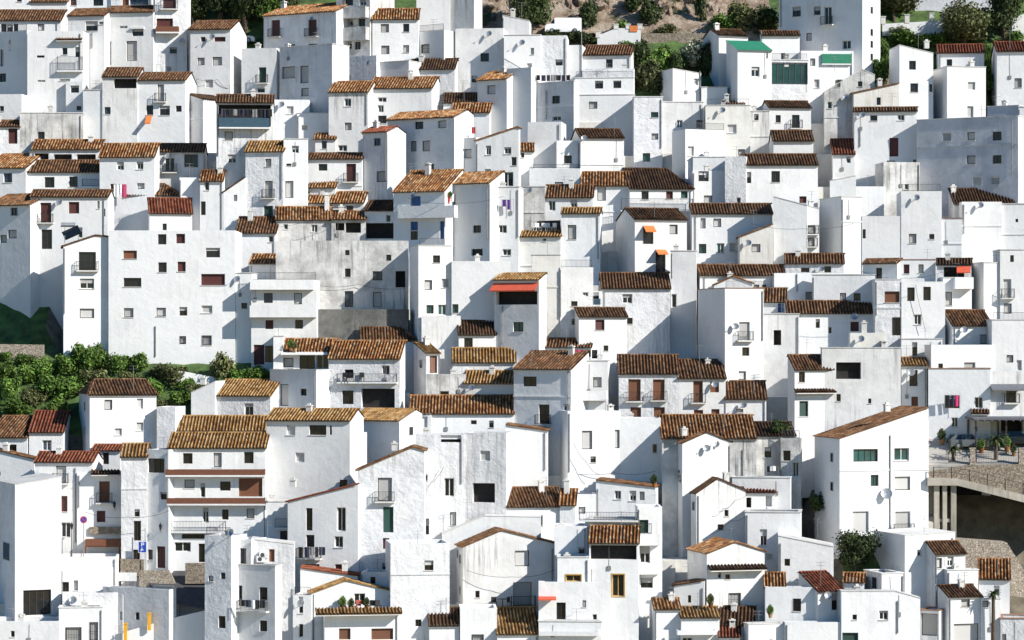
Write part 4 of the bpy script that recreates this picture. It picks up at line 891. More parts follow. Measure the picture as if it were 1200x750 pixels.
    if S.get('box'):                                        # meter box and its cable
        for _ in range(6):
            s_ = rng.uniform(.4, max(.5, W - .4)); z_ = ze - zb - rng.uniform(1.2, 3.2)
            if s_ < W - .3 and not any(h[1] - .3 < s_ < h[2] + .3 and h[3] - .4 < z_ < h[4] + .4 for h in holes):
                q = MB(); q.box(s_ - .16, s_ + .16, -.1, -.002, z_ - .2, z_ + .2); q.tube((s_, -.03, z_ + .2), (s_ + rng.uniform(-.1, .1), -.03, ze - zb - .3), .016, n=4); q.build('meter_box', 'pipe', root); break
    # ---- pipes, chimneys, aerials, dishes
    for (a, b, c) in S['pipe']:
        s = sx(a); q = MB(); z1, z0 = Z(b, s), Z(c, s)
        if z1 - z0 > .3:
            q.tube((s, -.07, z0), (s, -.07, z1), .05, n=6)
            for z in (z0 + .2, (z0 + z1) / 2, z1 - .2): q.box(s - .07, s + .07, -.11, -.001, z - .02, z + .02)
            q.build('drainpipe', 'pipe', root)
    for (a, b, kd) in S['ch']:
        t = .5 if rk != 'F' else max(.3, min(dr - .3, dr * .8)); s = min(max(sx(a), .35), W - .35); q = MB()
        z1 = Z(b, s, t); z0 = roofz(t) - .3; z1 = max(z1, z0 + .9); w2 = .26
        q.box(s - w2, s + w2, t - w2, t + w2, z0, z1 - .3)
        if kd == 'cap':
            for dx in (-1, 1):
                for dy in (-1, 1): q.box(s + dx * .2 - .05, s + dx * .2 + .05, t + dy * .2 - .05, t + dy * .2 + .05, z1 - .299, z1 - .12)
            q.box(s - w2 - .05, s + w2 + .05, t - w2 - .05, t + w2 + .05, z1 - .119, z1 - .02); q.box(s - .12, s + .12, t - .12, t + .12, z1 - .019, z1 + .08)
        else: q.box(s - w2 - .06, s + w2 + .06, t - w2 - .06, t + w2 + .06, z1 - .299, z1 - .18); q.box(s - .14, s + .14, t - .14, t + .14, z1 - .179, z1)
        q.build('chimney', 'cope', root)
    for (a, b) in S['ant']: aerial(root, min(max(sx(a), .2), W - .2), min(.6, D / 2), roofz(min(.6, D / 2)), Z(b, mid))
    for (a, b, big) in S['dish']:
        s = sx(a); z = Z(b, s); rad = .55 if big else .36; q = MB(); c = Vector((s, -.45, z)); ax = Vector((-.25, -.85, .35)).normalized(); u = ax.orthogonal().normalized(); v = ax.cross(u); n = 14; i = len(q.v)
        for j, (rr, dp_) in enumerate(((.02, -.12), (.6, -.075), (1, 0))):
            for kk in range(n): an = 2 * math.pi * kk / n; q.v.append(tuple(c + (u * math.cos(an) + v * math.sin(an)) * rad * rr + ax * dp_))
        for j in range(2):
            for kk in range(n): q.f.append((i + j*n + kk, i + j*n + (kk+1) % n, i + (j+1)*n + (kk+1) % n, i + (j+1)*n + kk)); q.m.append(0)
        q.tube(c - ax * .1, (s, -.01, z - .2), .03, m=1); q.tube(c - u * rad * .9, c + ax * .4, .012, m=1); q.box(c.x + ax.x*.4 - .04, c.x + ax.x*.4 + .04, c.y + ax.y*.4 - .04, c.y + ax.y*.4 + .04, c.z + ax.z*.4 - .05, c.z + ax.z*.4 + .05, 1)
        q.build('satellite_dish', ['metal', 'pipe'], root)
    for (a, b) in S['ac']:
        s = sx(a); z = Z(b, s); q = MB(); q.box(s - .4, s + .4, -.36, -.04, z - .28, z + .28)
        q.box(s - .3, s + .3, -.04, -.001, z - .3, z - .25, 1)
        for kk in range(12):
            an = 2 * math.pi * kk / 12; an2 = 2 * math.pi * (kk + 1) / 12
            q.quad([(s - .1, -.363, z), (s - .1 + .2 * math.cos(an), -.363, z + .2 * math.sin(an)), (s - .1 + .2 * math.cos(an2), -.363, z + .2 * math.sin(an2))], 1)
        q.build('air_conditioner', ['fw', 'rail'], root)
    for sd, lst in ((0, S['lw']), (1, S['rw'])):
        for (fr_, py, w_) in lst:
            t = D * fr_; s = 0 if sd == 0 else W; z = Z(py, s, t); g0 = -1 if sd == 0 else 1; hh = max(.8, w_ * 1.5) / 2 if w_ < 1 else w_ * .5; q = MB(); wv = max(w_, .4) / 2 * 1.6
            x0, x1 = sorted((s + g0 * .002, s + g0 * .05)); q.box(x0, x1, t - wv - .06, t - wv, z - hh, z + hh); q.box(x0, x1, t + wv, t + wv + .06, z - hh, z + hh); q.box(x0, x1, t - wv - .06, t + wv + .06, z + hh + .001, z + hh + .06); q.box(x0, x1, t - wv - .1, t + wv + .1, z - hh - .06, z - hh - .001)
            wo = q.build('window', 'cope', root); q = MB(); xx = s + g0 * .012
            q.quad([(xx, t - wv, z - hh), (xx, t + wv, z - hh), (xx, t + wv, z + hh), (xx, t - wv, z + hh)]); q.build('pane', 'glass', wo)
    if S['solar']:
        s = sx(S['solar'][0]); z = Z(S['solar'][1], s); q = MB()
        X_ = Matrix.Translation((s, .6, z + .5)) @ Matrix.Rotation(R(-25), 4, 'Y') @ Matrix.Rotation(R(35), 4, 'X')
        q.box(-.9, .9, -.8, .8, -.04, .04, 0, X_); q.tube((s - 1.1, 1.5, z + 1.35), (s + .4, 1.5, z + 1.35), .24, n=10, m=1)
        for dx in (-.7, .7): q.tube((s + dx, 1.4, z - .6), (s + dx, 1.4, z + 1.2), .03, m=1); q.tube((s + dx, .2, z - .6), (s + dx, .3, z + .2), .03, m=1)
        q.build('solar_water_heater', ['glass', 'metal'], root)
    S['root'] = root; S['W'] = W; S['D'] = D; S['zb'] = zb; S['roofz'] = roofz
def aerial(root, s, t, z0, z1):
    q = MB(); z1 = max(z1, z0 + 1.6); q.tube((s, t, z0 - .2), (s, t, z1), .02, n=5)
    for k, zz_ in enumerate((z1 - .05, z1 - .35)):
        q.tube((s - .45, t, zz_), (s + .45, t + .2, zz_), .012, n=4)
        for i in range(5): x = s - .4 + .2 * i; q.tube((x, t - .28, zz_ + .001), (x, t + .32, zz_ + .001), .008, n=4)
    q.build('aerial', 'pipe', root)
# ---------------------------------------------------------------- how deep each house can be before the one behind it
for S in SPECS: S['Y'] = ground_Y(S['g'])
for S in SPECS:
    lim = 99.0
    for B in SPECS:
        if B is S: continue
        ov = min(S['x1'], B['x1']) - max(S['x0'], B['x0'])
        if ov > 3 and B['Y'] > S['Y'] + .3: lim = min(lim, B['Y'] - S['Y'] - .12)
    base = 12.0 if (S['roof'] and S['roof'][0] == 'F' and S['rot'] > -.2) else S['d']
    S['depth'] = max(.4 if S['d'] < 1 else 1.2, min(base, lim))
import re
auto = random.Random(3)
for S in SPECS:
    if S['kind'] == 'house' and S['d'] >= 3:
        w_ = S['x1'] - S['x0']; F_ = S['roof'] and S['roof'][0] == 'F'; topy = S['roof'][1] if F_ else S['yt']
        if not S['ant'] and auto.random() < .36: S['ant'] = [(S['x0'] + w_ * auto.uniform(.2, .8), topy - auto.uniform(8, 18))]
        if not S['ch'] and auto.random() < .22: S['ch'] = [(S['x0'] + w_ * auto.uniform(.15, .85), topy - auto.uniform(6, 9), auto.choice(('cap', 'plain')))]
        if not S['pipe'] and auto.random() < .38: S['pipe'] = [(S['x0'] + (auto.uniform(.02, .05) if auto.random() < .5 else auto.uniform(.93, .97)) * w_, S['yt'] + 3, S['yt'] + auto.uniform(30, 80))]
        if not S['dish'] and auto.random() < .10: S['dish'] = [(S['x0'] + w_ * auto.uniform(.1, .9), S['yt'] + auto.uniform(4, 9), 0)]
        S['cope'] = (not S['roof']) and auto.random() < .5
        S['band'] = auto.random() < .28; S['rails'] = (not S['roof']) and auto.random() < .16 and w_ > 14; S['box'] = auto.random() < .17
    if S['kind'] == 'house' and not re.search(r"\b(one|two|three|four|seven|plain|blank|bare|windowless|without|single|front|door|opening)\b", S['label']):
        w_, h_ = S['x1'] - S['x0'], S['yb'] - S['yt']; want = min(3, int(w_ * h_ / 1150)); tries = 0; have = len(S['w'])
        while have < want and tries < 25 and w_ > 13 and h_ > 15:
            tries += 1; a = S['x0'] + auto.uniform(.12, .8) * w_; b = S['yt'] + auto.uniform(.18, .8) * h_; ww, hh = auto.uniform(3.5, 7.5), auto.uniform(4.5, 9)
            if all(a + ww + 3 < q[1] or a - 3 > q[3] or b + hh + 3 < q[2] or b - 3 > q[4] for q in S['w']) and a + ww < S['x1'] - 2 and b + hh < S['yb'] - 2:
                S['w'].append((auto.choice('ddds'), a, b, a + ww, b + hh)); have += 1
    build_house(S)
# ================================================================ terrain, stepped streets
from mathutils import noise as mnoise
DARK = [(1086, 545, 1300, 700), (846, 480, 946, 650)]
ROCK = (556, -90, 905, 44)
GREEN = [(-60, 300, 62, 425), (-60, 402, 330, 505), (690, 30, 850, 118), (1008, -60, 1260, 78), (200, -60, 346, 62), (560, -60, 905, 46), (985, 600, 1048, 705), (1150, 75, 1166, 120)]
def pix(x, y, z): return CX + x / y * F_PX, HY - z / y * F_PX
def is_green(x, Y):
    p, q = pix(x, Y, ground_z(Y)); return any(a <= p <= c and b <= q <= d for a, b, c, d in GREEN) or q < 22
def in_dark(x, Y):
    p, q = pix(x, Y, ground_z(Y)); return any(a <= p <= c and b <= q <= d for a, b, c, d in DARK)
def in_rock(x, Y): p, q = pix(x, Y, ground_z(Y)); return ROCK[0] <= p <= ROCK[2] and q < ROCK[3]
def in_slope(x, Y): p, q = pix(x, Y, ground_z(Y)); return p < 60 and 300 < q < 400
gm = MB()
xs = [-1200, -500, -250, -140] + [-90 + 1.5 * i for i in range(121)] + [140, 250, 500, 1200]
ys = [10, 120, 170, 200, 215] + [226 + 1.5 * i for i in range(100)] + [385, 410, 460, 600, 1000, 1800]
for Y in ys:
    for x in xs:
        if Y < 326:
            z = max(-66.0, ground_z(Y))
            if abs(x) < 90 and Y > 215: z -= 2.6 if in_slope(x, Y) else .35 if is_green(x, Y) else 9 if in_dark(x, Y) else 5.2
            else: z -= 1
        else:
            z = ground_z(326) - .35 + (Y - 326) * .8
            if Y < 400: z += (mnoise.fractal(Vector((x * .11, Y * .11, 3.1)), 1.0, 2.1, 5) * 2.2 + abs(mnoise.noise(Vector((x * .4, Y * .4, 0)))) * 1.3) * min(1, (Y - 326) / 5)
        if Y < 326 and in_rock(x, Y): z += mnoise.fractal(Vector((x * .3, Y * .3, 7)), 1.0, 2.1, 5) * .9
        if Y < 326: z += mnoise.noise(Vector((x * .5, Y * .5, 0))) * .25
        gm.v.append((x, Y, z))
K = len(xs)
for j in range(len(ys) - 1):
    for i in range(K - 1):
        q = j * K + i; gm.f.append((q, q + 1, q + K + 1, q + K))
        Y = (ys[j] + ys[j+1]) / 2; x = (xs[i] + xs[i+1]) / 2
        gm.m.append(2 if Y > 327 or in_rock(x, Y) else (1 if is_green(x, Y) else 0))
tag(gm.build('terrain', ['earth', 'grass', 'rock'], smooth=True), kind='structure')
st = MB(); SD = 4.4; Y = 236.0
while Y < 322:
    x = -78.0
    while x < 78:
        w_ = 5.2; jy = rng.uniform(-.5, .3)
        if not (in_dark(x + w_/2, Y) or in_dark(x + .5, Y) or in_rock(x + w_/2, Y + SD/2) or is_green(x + .3, Y + SD / 2) or is_green(x + w_ - .3, Y + SD / 2) or is_green(x + w_/2, Y)):
            z0, z1 = ground_z(Y - SD) - .6, ground_z(Y) - .35 + rng.uniform(-.5, 0)
            st.box(x, x + w_ - .004, Y + jy, Y + SD + .4, z0 - 3, z1, 0)
        x += w_
    Y += SD
tag(st.build('stepped_streets', ['cream']), kind='structure')

rk = MB(); NX, NZ = 130, 46
for j in range(NZ + 1):
    for i in range(NX + 1):
        x = -6 + 40 * i / NX; h = 17 * j / NZ; Y = 320.9 + h * .55 + max(0, (x - 24)) * .12 * h * .3; z0 = ground_z(320.9) - 3
        v = Vector((x * .35, h * .35, 1.7)); n = mnoise.fractal(v, .9, 2.2, 6) * 1.1 + (abs(mnoise.noise(v * 2.3)) - .3) * 1.4 + mnoise.noise(v * 7) * .25
        n *= 1 if x < 23 else max(.15, 1 - (x - 23) * .2)
        rk.v.append((x + mnoise.noise(v * 3) * .3, Y - n, z0 + h + mnoise.noise(v * 3.1 + Vector((5, 1, 2))) * .3))
for j in range(NZ):
    for i in range(NX): q = j * (NX + 1) + i; rk.f.append((q, q + 1, q + NX + 2, q + NX + 1)); rk.m.append(0)
tag(rk.build('rocky_hillside', ['rock']), kind='structure')
# ================================================================ trees and bushes
def crown_mesh(name, seed, n, size, mat, lobes=7):
    r_ = random.Random(seed); mb = MB(); L = []
    for k in range(lobes):
        a = r_.uniform(0, 2 * math.pi); rr = r_.uniform(.15, .62); L.append((Vector((math.cos(a) * rr, math.sin(a) * rr, r_.uniform(.22, .82))), r_.uniform(.26, .46)))
    L.append((Vector((0, 0, .5)), .5))
    for i in range(n):
        c, rad = L[i % len(L)]
        d = Vector((r_.gauss(0, 1), r_.gauss(0, 1), r_.gauss(0, 1))).normalized()
        p = c + d * rad * (r_.uniform(.25, 1.0) ** .5) * r_.choice((1, 1, 1, 1.12, 1.3)); p.z = max(.02, p.z)
        nn = (d + Vector((r_.gauss(0, .6), r_.gauss(0, .6), r_.gauss(0, .6)))).normalized(); u = nn.orthogonal().normalized(); v = nn.cross(u); a = r_.uniform(0, 6.28)
        u, v = u * math.cos(a) + v * math.sin(a), v * math.cos(a) - u * math.sin(a); s = size * r_.uniform(.5, 1.5)
        mb.quad([p - u * s, p - v * s * .55 + nn * s * .15, p + u * s, p + v * s * .55 + nn * s * .15])
    me_o = mb.build(name, mat); me = me_o.data; bpy.data.objects.remove(me_o); return me
CR = {}
for k_, mt in (('d', 'leafdark'), ('g', 'leafgreen'), ('o', 'leafolive'), ('p', 'leafpale')):
    CR['b' + k_] = [crown_mesh('foliage', 11 * i + 3, 1500, .085, mt) for i in range(3)]
for k_, mt in (('d', 'leafdark'), ('g', 'leafgreen'), ('o', 'leafolive')): CR['t' + k_] = [crown_mesh('crown', 17 * i + 5, 5200, .05, mt, 12) for i in range(2)]
TCOUNT = [0]
def plant(kind, label, px, pb, wp, hp, mt, g=None, group=None, dz=0):
    if pb > 405 and pb < 490 and px < 330: hp *= rng.uniform(.6, 1.0); wp *= rng.uniform(.8, 1.1); mt = rng.choice((mt, 'g', 'o', 'g'))
    Y = ground_Y(g if g is not None else pb); c = at(px, pb, Y); m_ = Y / F_PX; w_, h_ = wp * m_ / 2, hp * m_
    tree = kind == 'tree'; nm = {'tree': 'tree', 'bush': 'bush'}.get(kind, kind)
    root = empty(nm, c, rng.uniform(0, 6.28)); tag(root, label, 'tree' if tree else 'bush', group)
    L = CR[('t' if tree else 'b') + mt]; me = L[TCOUNT[0] % len(L)]; TCOUNT[0] += 1
    o = bpy.data.objects.new('crown' if tree else 'foliage', me); col.objects.link(o); o.parent = root
    base = h_ * .22 if tree else -.15
    o.location = (0, 0, base); o.scale = (w_ / .85, w_ / .85, (h_ - base) / 1.1)
    tb = MB()
    if tree:
        p = Vector((0, 0, -.5)); r0 = .05 * h_
        tb.tube(p, (0.05 * h_, 0, h_ * .35), r0, r0 * .65, 8)
        for k in range(5):
            a = k * 1.26; tb.tube((.05 * h_, 0, h_ * .32), (w_ * .5 * math.cos(a), w_ * .5 * math.sin(a), h_ * rng.uniform(.5, .8)), r0 * .5, r0 * .12, 5, cap=False)
        tb.build('trunk', 'bark', root)
    else:
        for k in range(3):
            a = k * 2.1; tb.tube((0, 0, -.4), (w_ * .4 * math.cos(a), w_ * .4 * math.sin(a), h_ * .6), .04, .015, 5, cap=False)
        tb.build('stem', 'bark', root)
for px, pb, w, h, mt in [(226, 34, 44, 66, 'd'), (256, 30, 52, 70, 'd'), (288, 36, 48, 70, 'd'), (318, 34, 46, 60, 'g'), (338, 24, 34, 50, 'd'), (300, 20, 60, 46, 'd')]:
    plant('tree', 'dark green tree in the wood behind the red awning house at the top left' if mt == 'd' else 'brighter green tree beside the dark wood at the top left', px, pb, w, h, mt, group='wood at the top left')
for q in [('tree', 'dark conifer-green tree standing behind the white van', 622, 44, 62, 84, 'd'), ('bush', 'dark bush on the rocks right of the white van', 692, 30, 30, 30, 'd'),
          ('tree', 'big dark olive tree above the red roofed house at the top right', 1132, 58, 70, 54, 'o'), ('tree', 'tall dark tree at the top right corner', 1178, 50, 48, 74, 'd'),
          ('tree', 'dark bushy tree behind the pillared garden wall', 1048, 22, 76, 46, 'o'), ('tree', 'dark round tree in the yard below the green windowed house', 1004, 672, 56, 48, 'd')]: plant(*q)
for lab, grp, lst in [('dark hedge bush in front of the white van', 'hedge below the van', [(648, 47, 30, 12), (668, 48, 30, 12), (688, 49, 26, 12)]),
    ('green bush on the rocky slope above the village', 'bushes on the rocky slope', [(760, 26, 34, 26), (724, 38, 26, 14), (822, 22, 14, 34), (868, 34, 46, 30), (898, 32, 40, 24), (846, 36, 36, 20), (742, 12, 30, 20), (778, 40, 30, 12), (1010, 14, 30, 30)]),
    ('green bush in the garden beside the stone wall near the top', 'garden bushes near the top', [(752, 74, 34, 26), (772, 84, 40, 30), (796, 84, 30, 24), (758, 104, 44, 32), (776, 108, 30, 22), (736, 62, 24, 14), (826, 86, 26, 34)]),
    ('green undergrowth bush among the houses below the big olive tree', 'undergrowth at the top right', [(1052, 50, 40, 16), (1078, 54, 40, 16), (1102, 52, 34, 14), (1036, 72, 20, 26), (1032, 96, 24, 30), (1158, 80, 14, 30), (1158, 104, 16, 30), (1190, 50, 30, 14), (1030, 118, 22, 20)]),
    ('bush in the green band below the big white apartment block', 'bushes below the apartment block', [(54, 440, 34, 30), (76, 436, 36, 32), (98, 432, 40, 34), (118, 428, 34, 32), (140, 434, 36, 28), (162, 432, 32, 24), (184, 440, 34, 22), (206, 448, 40, 26), (60, 462, 44, 34), (88, 462, 44, 34), (114, 454, 40, 28), (150, 452, 40, 24), (178, 462, 40, 26), (210, 474, 36, 26), (70, 486, 40, 30), (192, 486, 30, 20), (232, 466, 30, 18), (222, 456, 34, 20), (246, 462, 34, 20), (292, 466, 34, 18)]),
    ('light green bush on the grassy bank at the left edge', 'light bushes at the left edge', [(8, 442, 34, 24), (30, 446, 34, 26), (10, 466, 36, 26), (36, 474, 34, 22), (20, 484, 40, 20), (6, 420, 24, 10), (28, 424, 30, 12)]),
    ('yellowish green bush beside the balcony house and apartment block', 'bushes beside the balcony house', [(256, 446, 46, 42), (282, 450, 42, 32), (304, 446, 30, 24), (270, 462, 44, 22)]),
    ('dark hedge at the foot of the green windowed house', 'hedge by the green windowed house', [(956, 596, 24, 18), (974, 598, 24, 18)])]:
    for i, (px, pb, w, h) in enumerate(lst):
        mt = 'g' if 'light' in lab or 'undergrowth' in lab else ('o' if 'yellowish' in lab else ('d' if 'dark' in lab else 'dgdo'[i % 4]))
        plant('bush', lab, px, pb, w, h, mt, group=grp)
plant('oleander_bush', 'pale silvery bush before the stone wall in the top garden', 808, 76, 46, 28, 'p'); plant('agave_bush', 'pale yellowish plant below the pillared garden wall', 1052, 44, 24, 14, 'p')

plant('bush', 'dark creeper hanging over the roofs at the top of the alley', 912, 508, 26, 16, 'd', g=572)
# ================================================================ walls, terrace and viaduct, vehicles, street things
def slab_wall(name, label, pts, Y, depth, mat, cat='wall', cap=None, pillars=()):
    """upright wall whose face has the outline pts (photo pixels) at distance Y"""
    o = at(*pts[0], Y); root = empty(name, o); tag(root, label, cat); mb = MB(); P = [at(x, y, Y) - o for x, y in pts]; n = len(P)
    mb.quad(P); mb.quad([p + Vector((0, depth, 0)) for p in reversed(P)])
    for i in range(n): a, b = P[i], P[(i + 1) % n]; mb.quad([b, a, a + Vector((0, depth, 0)), b + Vector((0, depth, 0))])
    mb.build('wall_face', mat, root)
    for (x, y0, y1) in pillars:
        q = MB(); c = at(x, y0, Y) - o; h = (at(x, y1, Y) - o).z; q.box(c.x - .28, c.x + .28, -.06, depth + .06, h, c.z - .1); q.box(c.x - .34, c.x + .34, -.12, depth + .12, c.z - .099, c.z); q.build('pillar', 'cope', root)
    return root
slab_wall('garden_wall', 'white garden wall with round topped pillars below the big olive tree', [(1034, 42), (1034, 28), (1106, 24), (1106, 42)], ground_Y(40), .3, 'w', pillars=[(1035, 19, 28), (1063, 17, 27), (1092, 15, 25), (1106, 14, 24)])
slab_wall('garden_wall', 'stepped white gate wall with orange gate near the van', [(700, 55), (700, 42), (722, 33), (751, 33), (751, 55)], ground_Y(52), .3, 'w', pillars=[(701, 36, 44), (722, 28, 34), (736, 28, 34), (750, 28, 34)])
g_ = slab_wall('gate', 'orange slatted gate between white pillars near the top', [(738, 37), (738, 30), (747, 30), (747, 37)], ground_Y(52) - .1, .06, 'aorange', 'gate')
slab_wall('stone_wall', 'long grey rubble wall right of the orange gate', [(752, 62), (752, 39), (835, 39), (835, 62)], ground_Y(46), .5, 'stone')
slab_wall('stone_wall', 'rubble stone wall at the left edge under the dark grass', [(-20, 424), (-20, 403), (51, 404), (51, 424)], ground_Y(418), .5, 'pale')
slab_wall('garden_wall', 'low white sloping wall among bushes below the apartment block', [(202, 446), (202, 433), (262, 444), (262, 454)], ground_Y(452), .3, 'w')
slab_wall('building', 'big grey shaded building behind the trees at the top right', [(1072, 30), (1072, -20), (1180, -20), (1180, 30)], ground_Y(10), 6, 'grey', 'building')
slab_wall('house', 'white house corner peeping out beside the tall tree, top right', [(1186, 44), (1186, 22), (1215, 10), (1215, 52)], ground_Y(44), 4, 'w', 'house')
slab_wall('ramp_wall', 'white sloping ramp wall at the bottom left, half in blue shade', [(112, 770), (118, 749), (192, 727), (238, 716), (250, 716), (250, 770)], ground_Y(762), .3, 'w')
slab_wall('stone_wall', 'brown stone wall beside the blue parking sign', [(141, 676), (141, 655), (168, 656), (168, 676)], ground_Y(676), .5, 'stone')
slab_wall('stone_wall', 'pale worn stone wall along the little street', [(163, 692), (163, 669), (198, 668), (206, 684), (206, 692)], ground_Y(686), .4, 'pale')
slab_wall('stone_wall', 'low dark stone wall with white coping beside the street', [(217, 684), (217, 660), (242, 660), (242, 684)], ground_Y(690), .4, 'stone')
b_ = slab_wall('notice_board', 'blank grey panel on legs beside the street', [(134, 681), (134, 671), (160, 671), (160, 681)], ground_Y(697), .08, 'fw', 'board')
for x in (2, 24): c = at(134 + x, 681, ground_Y(697)) - at(134, 681, ground_Y(697)); q = MB(); q.box(c.x - .05, c.x + .05, 0, .08, -2.5, 0); q.build('post', 'pipe', b_)
# restaurant front with timber canopy
r_ = slab_wall('restaurant_canopy', 'brown timber canopy with stone coloured band on the white street', [(100, 641), (100, 632), (141, 632), (141, 641)], ground_Y(660), 1.2, 'pb', 'canopy')
q = MB(); a = at(104, 626, ground_Y(660)) - at(100, 641, ground_Y(660)); e = at(141, 618, ground_Y(660)) - at(100, 641, ground_Y(660)); q.box(a.x, e.x, .5, .7, a.z, e.z); q.build('stone_band', 'stone', r_)
for x in (100, 140): c = at(x, 641, ground_Y(660)) - at(100, 641, ground_Y(660)); q = MB(); q.box(c.x - .08, c.x + .08, .02, .18, -3, 0); q.build('post', 'pb', r_)
# the little street
sm = MB(); sm.quad([at(160, 668, 252.2), at(250, 668, 252.2), at(250, 716, 246.6), at(196, 706, 247.4)]); tag(sm.build('street', 'asphalt'), kind='structure')
# ---- terrace with viaduct at the right edge
Yb, Yf = 266.5, 257.0
tr = empty('road_terrace', at(1086, 545, Yf)); tag(tr, 'road terrace on a stone faced viaduct with columns, right edge', 'terrace'); O_ = at(1086, 545, Yf)
q = MB(); p = [at(1086, 512, Yb) - O_, at(1275, 512, Yb) - O_, at(1275, 545, Yf) - O_, at(1086, 545, Yf) - O_]; dn = Vector((0, 0, -.8))
q.quad(p); q.quad([x + dn for x in reversed(p)]); q.quad([p[3], p[2], p[2] + dn, p[3] + dn]); q.quad([p[0], p[3], p[3] + dn, p[0] + dn]); q.build('deck', 'paving', tr)
q = MB(); P = [(1088, 566), (1088, 553), (1132, 545), (1275, 543), (1275, 606), (1122, 568)]; A = [at(x, y, Yf - .35) - O_ for x, y in P]
q.quad(A); q.quad([a + Vector((0, .34, 0)) for a in reversed(A)])
for i in range(6): a, b = A[i], A[(i + 1) % 6]; q.quad([b, a, a + Vector((0, .34, 0)), b + Vector((0, .34, 0))])
q.build('stone_face', 'stone', tr)
q = MB(); A = [at(x, y, Yf - 1.4) - O_ for x, y in [(1087, 569), (1087, 560), (1122, 561), (1275, 598), (1275, 608), (1122, 569)]]; D_ = Vector((0, 8.6, 0))
q.quad(A); q.quad([a + D_ for a in reversed(A)])
for i in range(6): a, b = A[i], A[(i + 1) % 6]; q.quad([b, a, a + D_, b + D_])
q.build('ramp_edge', 'beton', tr)
for (x0, x1) in ((1095, 1101), (1105, 1110), (1115, 1121)):
    q = MB(); a = at(x0, 640, Yf - 1.0) - O_; b = at(x1, 567, Yf - 1.0) - O_; q.box(a.x, b.x, -.9, -.3, a.z, b.z); q.build('column', 'beton', tr)
q = MB(); a = at(1095, 612, Yf - .9) - O_; b = at(1121, 608, Yf - .9) - O_; q.box(a.x, b.x, -.75, -.4, a.z, b.z); q.build('crossbeam', 'beton', tr)
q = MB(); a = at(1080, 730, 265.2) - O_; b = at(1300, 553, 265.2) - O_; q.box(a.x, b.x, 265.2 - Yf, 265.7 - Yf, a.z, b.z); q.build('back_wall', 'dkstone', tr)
q = MB()
for i in range(9):
    x = 1094 + 21 * i; yb_ = 561 + max(0, (x - 1122) * .245); c = at(x, yb_, Yf - 1.3) - O_; q.box(c.x - .04, c.x + .04, c.y - .04, c.y + .04, c.z - .05, c.z + 1.15)
    if i: q.tube(pc + Vector((0, 0, 1.1)), c + Vector((0, 0, 1.1)), .025, n=4); q.tube(pc + Vector((0, 0, .6)), c + Vector((0, 0, .6)), .02, n=4)
    pc = c
q.build('ramp_railing', 'iron', tr)
q = MB()
for (x0, x1) in ((1112, 1137), (1143, 1194), (1200, 1240)):
    a = at(x0, 544, Yf) - O_; b = at(x1, 530, Yf) - O_; railing(q, a.x, b.x, .2, .3, a.z + .1, a.z + 1.15, .16, False)
q.build('terrace_railing', 'iron', tr)
for x in (1140, 1197):
    q = MB(); a = at(x - 3, 548, Yf) - O_; b = at(x + 3, 526, Yf) - O_; q.box(a.x, b.x, -.02, .5, a.z, b.z); q.box(a.x - .05, b.x + .05, -.07, .55, b.z + .001, b.z + .1); q.build('pillar', 'pale', tr)
bank = MB(); P = [(1112, 631), (1180, 636), (1200, 668), (1200, 700), (1112, 690)]
slab_wall('stone_bank', 'pale rubble bank below the viaduct, right edge', P, Yf - 2.5, 2.5, 'pale', 'stone bank')
LATE = []
# ---- vehicles
def vehicle(name, label, cat, px, pb, Y, L, Hh, prof, win, mat, face=1, wr=.31):
    c = at(px, pb, Y); root = empty(name, c, 0 if face > 0 else math.pi); tag(root, label, cat); w_ = .82; mb = MB(); P = [((x - .5) * L, z * Hh) for x, z in prof]; n = len(P)
    inset = lambda z: w_ - max(0, z - .55 * Hh) * .22
    for s in (-1, 1): mb.quad([(x, s * inset(z), z) for x, z in (P if s < 0 else list(reversed(P)))])
    for i in range(n): (x0, z0), (x1, z1) = P[i], P[(i + 1) % n]; mb.quad([(x1, -inset(z1), z1), (x0, -inset(z0), z0), (x0, inset(z0), z0), (x1, inset(z1), z1)])
    mb.build('body', mat, root)
    for wpoly in win:
        Q = [((x - .5) * L, z * Hh) for x, z in wpoly]
        for s in (-1, 1): g = MB(); g.quad([(x, s * (inset(z) + .012), z) for x, z in (Q if s < 0 else list(reversed(Q)))]); g.build('window', 'glass', root)
    for x in (-.31, .31):
        for s in (-1, 1):
            q = MB(); q.tube((x * L, s * (w_ - .2), wr), (x * L, s * (w_ + .03), wr), wr, n=16); wo = q.build('wheel', 'iron', root); q = MB(); q.tube((x * L, s * (w_ + .031), wr), (x * L, s * (w_ + .04), wr), wr * .6, n=12); q.build('hubcap', 'metal', wo)
    for s in (-.6, .6): q = MB(); q.box(L * .495, L * .505, s - .15, s + .15, Hh * .4, Hh * .5); q.build('headlight', 'fw', root)
CAR = [(0, .16), (0, .55), (.04, .62), (.18, .98), (.55, 1), (.70, .66), (.97, .55), (1, .35), (1, .16)]; CW = [[(.10, .64), (.20, .92), (.38, .94), (.38, .64)], [(.40, .64), (.40, .94), (.54, .94), (.66, .64)]]
VAN = [(0, .1), (0, .95), (.03, 1), (.72, 1), (.86, .62), (.97, .55), (1, .4), (1, .1)]; VW = [[(.74, .62), (.74, .9), (.775, .9), (.85, .62)]]
M['paintwhite'] = plain('white_paint', (.78, .78, .77), .3, 0, .03); M['paintdark'] = plain('dark_paint', (.03, .034, .04), .25, 0, .1); M['paintgrey'] = plain('grey_paint', (.10, .11, .12), .25, 0, .1)
vehicle('van', 'white van parked on the road above the houses', 'van', 660, 40, ground_Y(40), 4.4, 1.9, VAN, VW, 'paintwhite', -1)
vehicle('car', 'pale car parked under the trees beside the red awning house', 'car', 280, 51, ground_Y(50), 3.9, 1.4, CAR, CW, 'paintwhite')
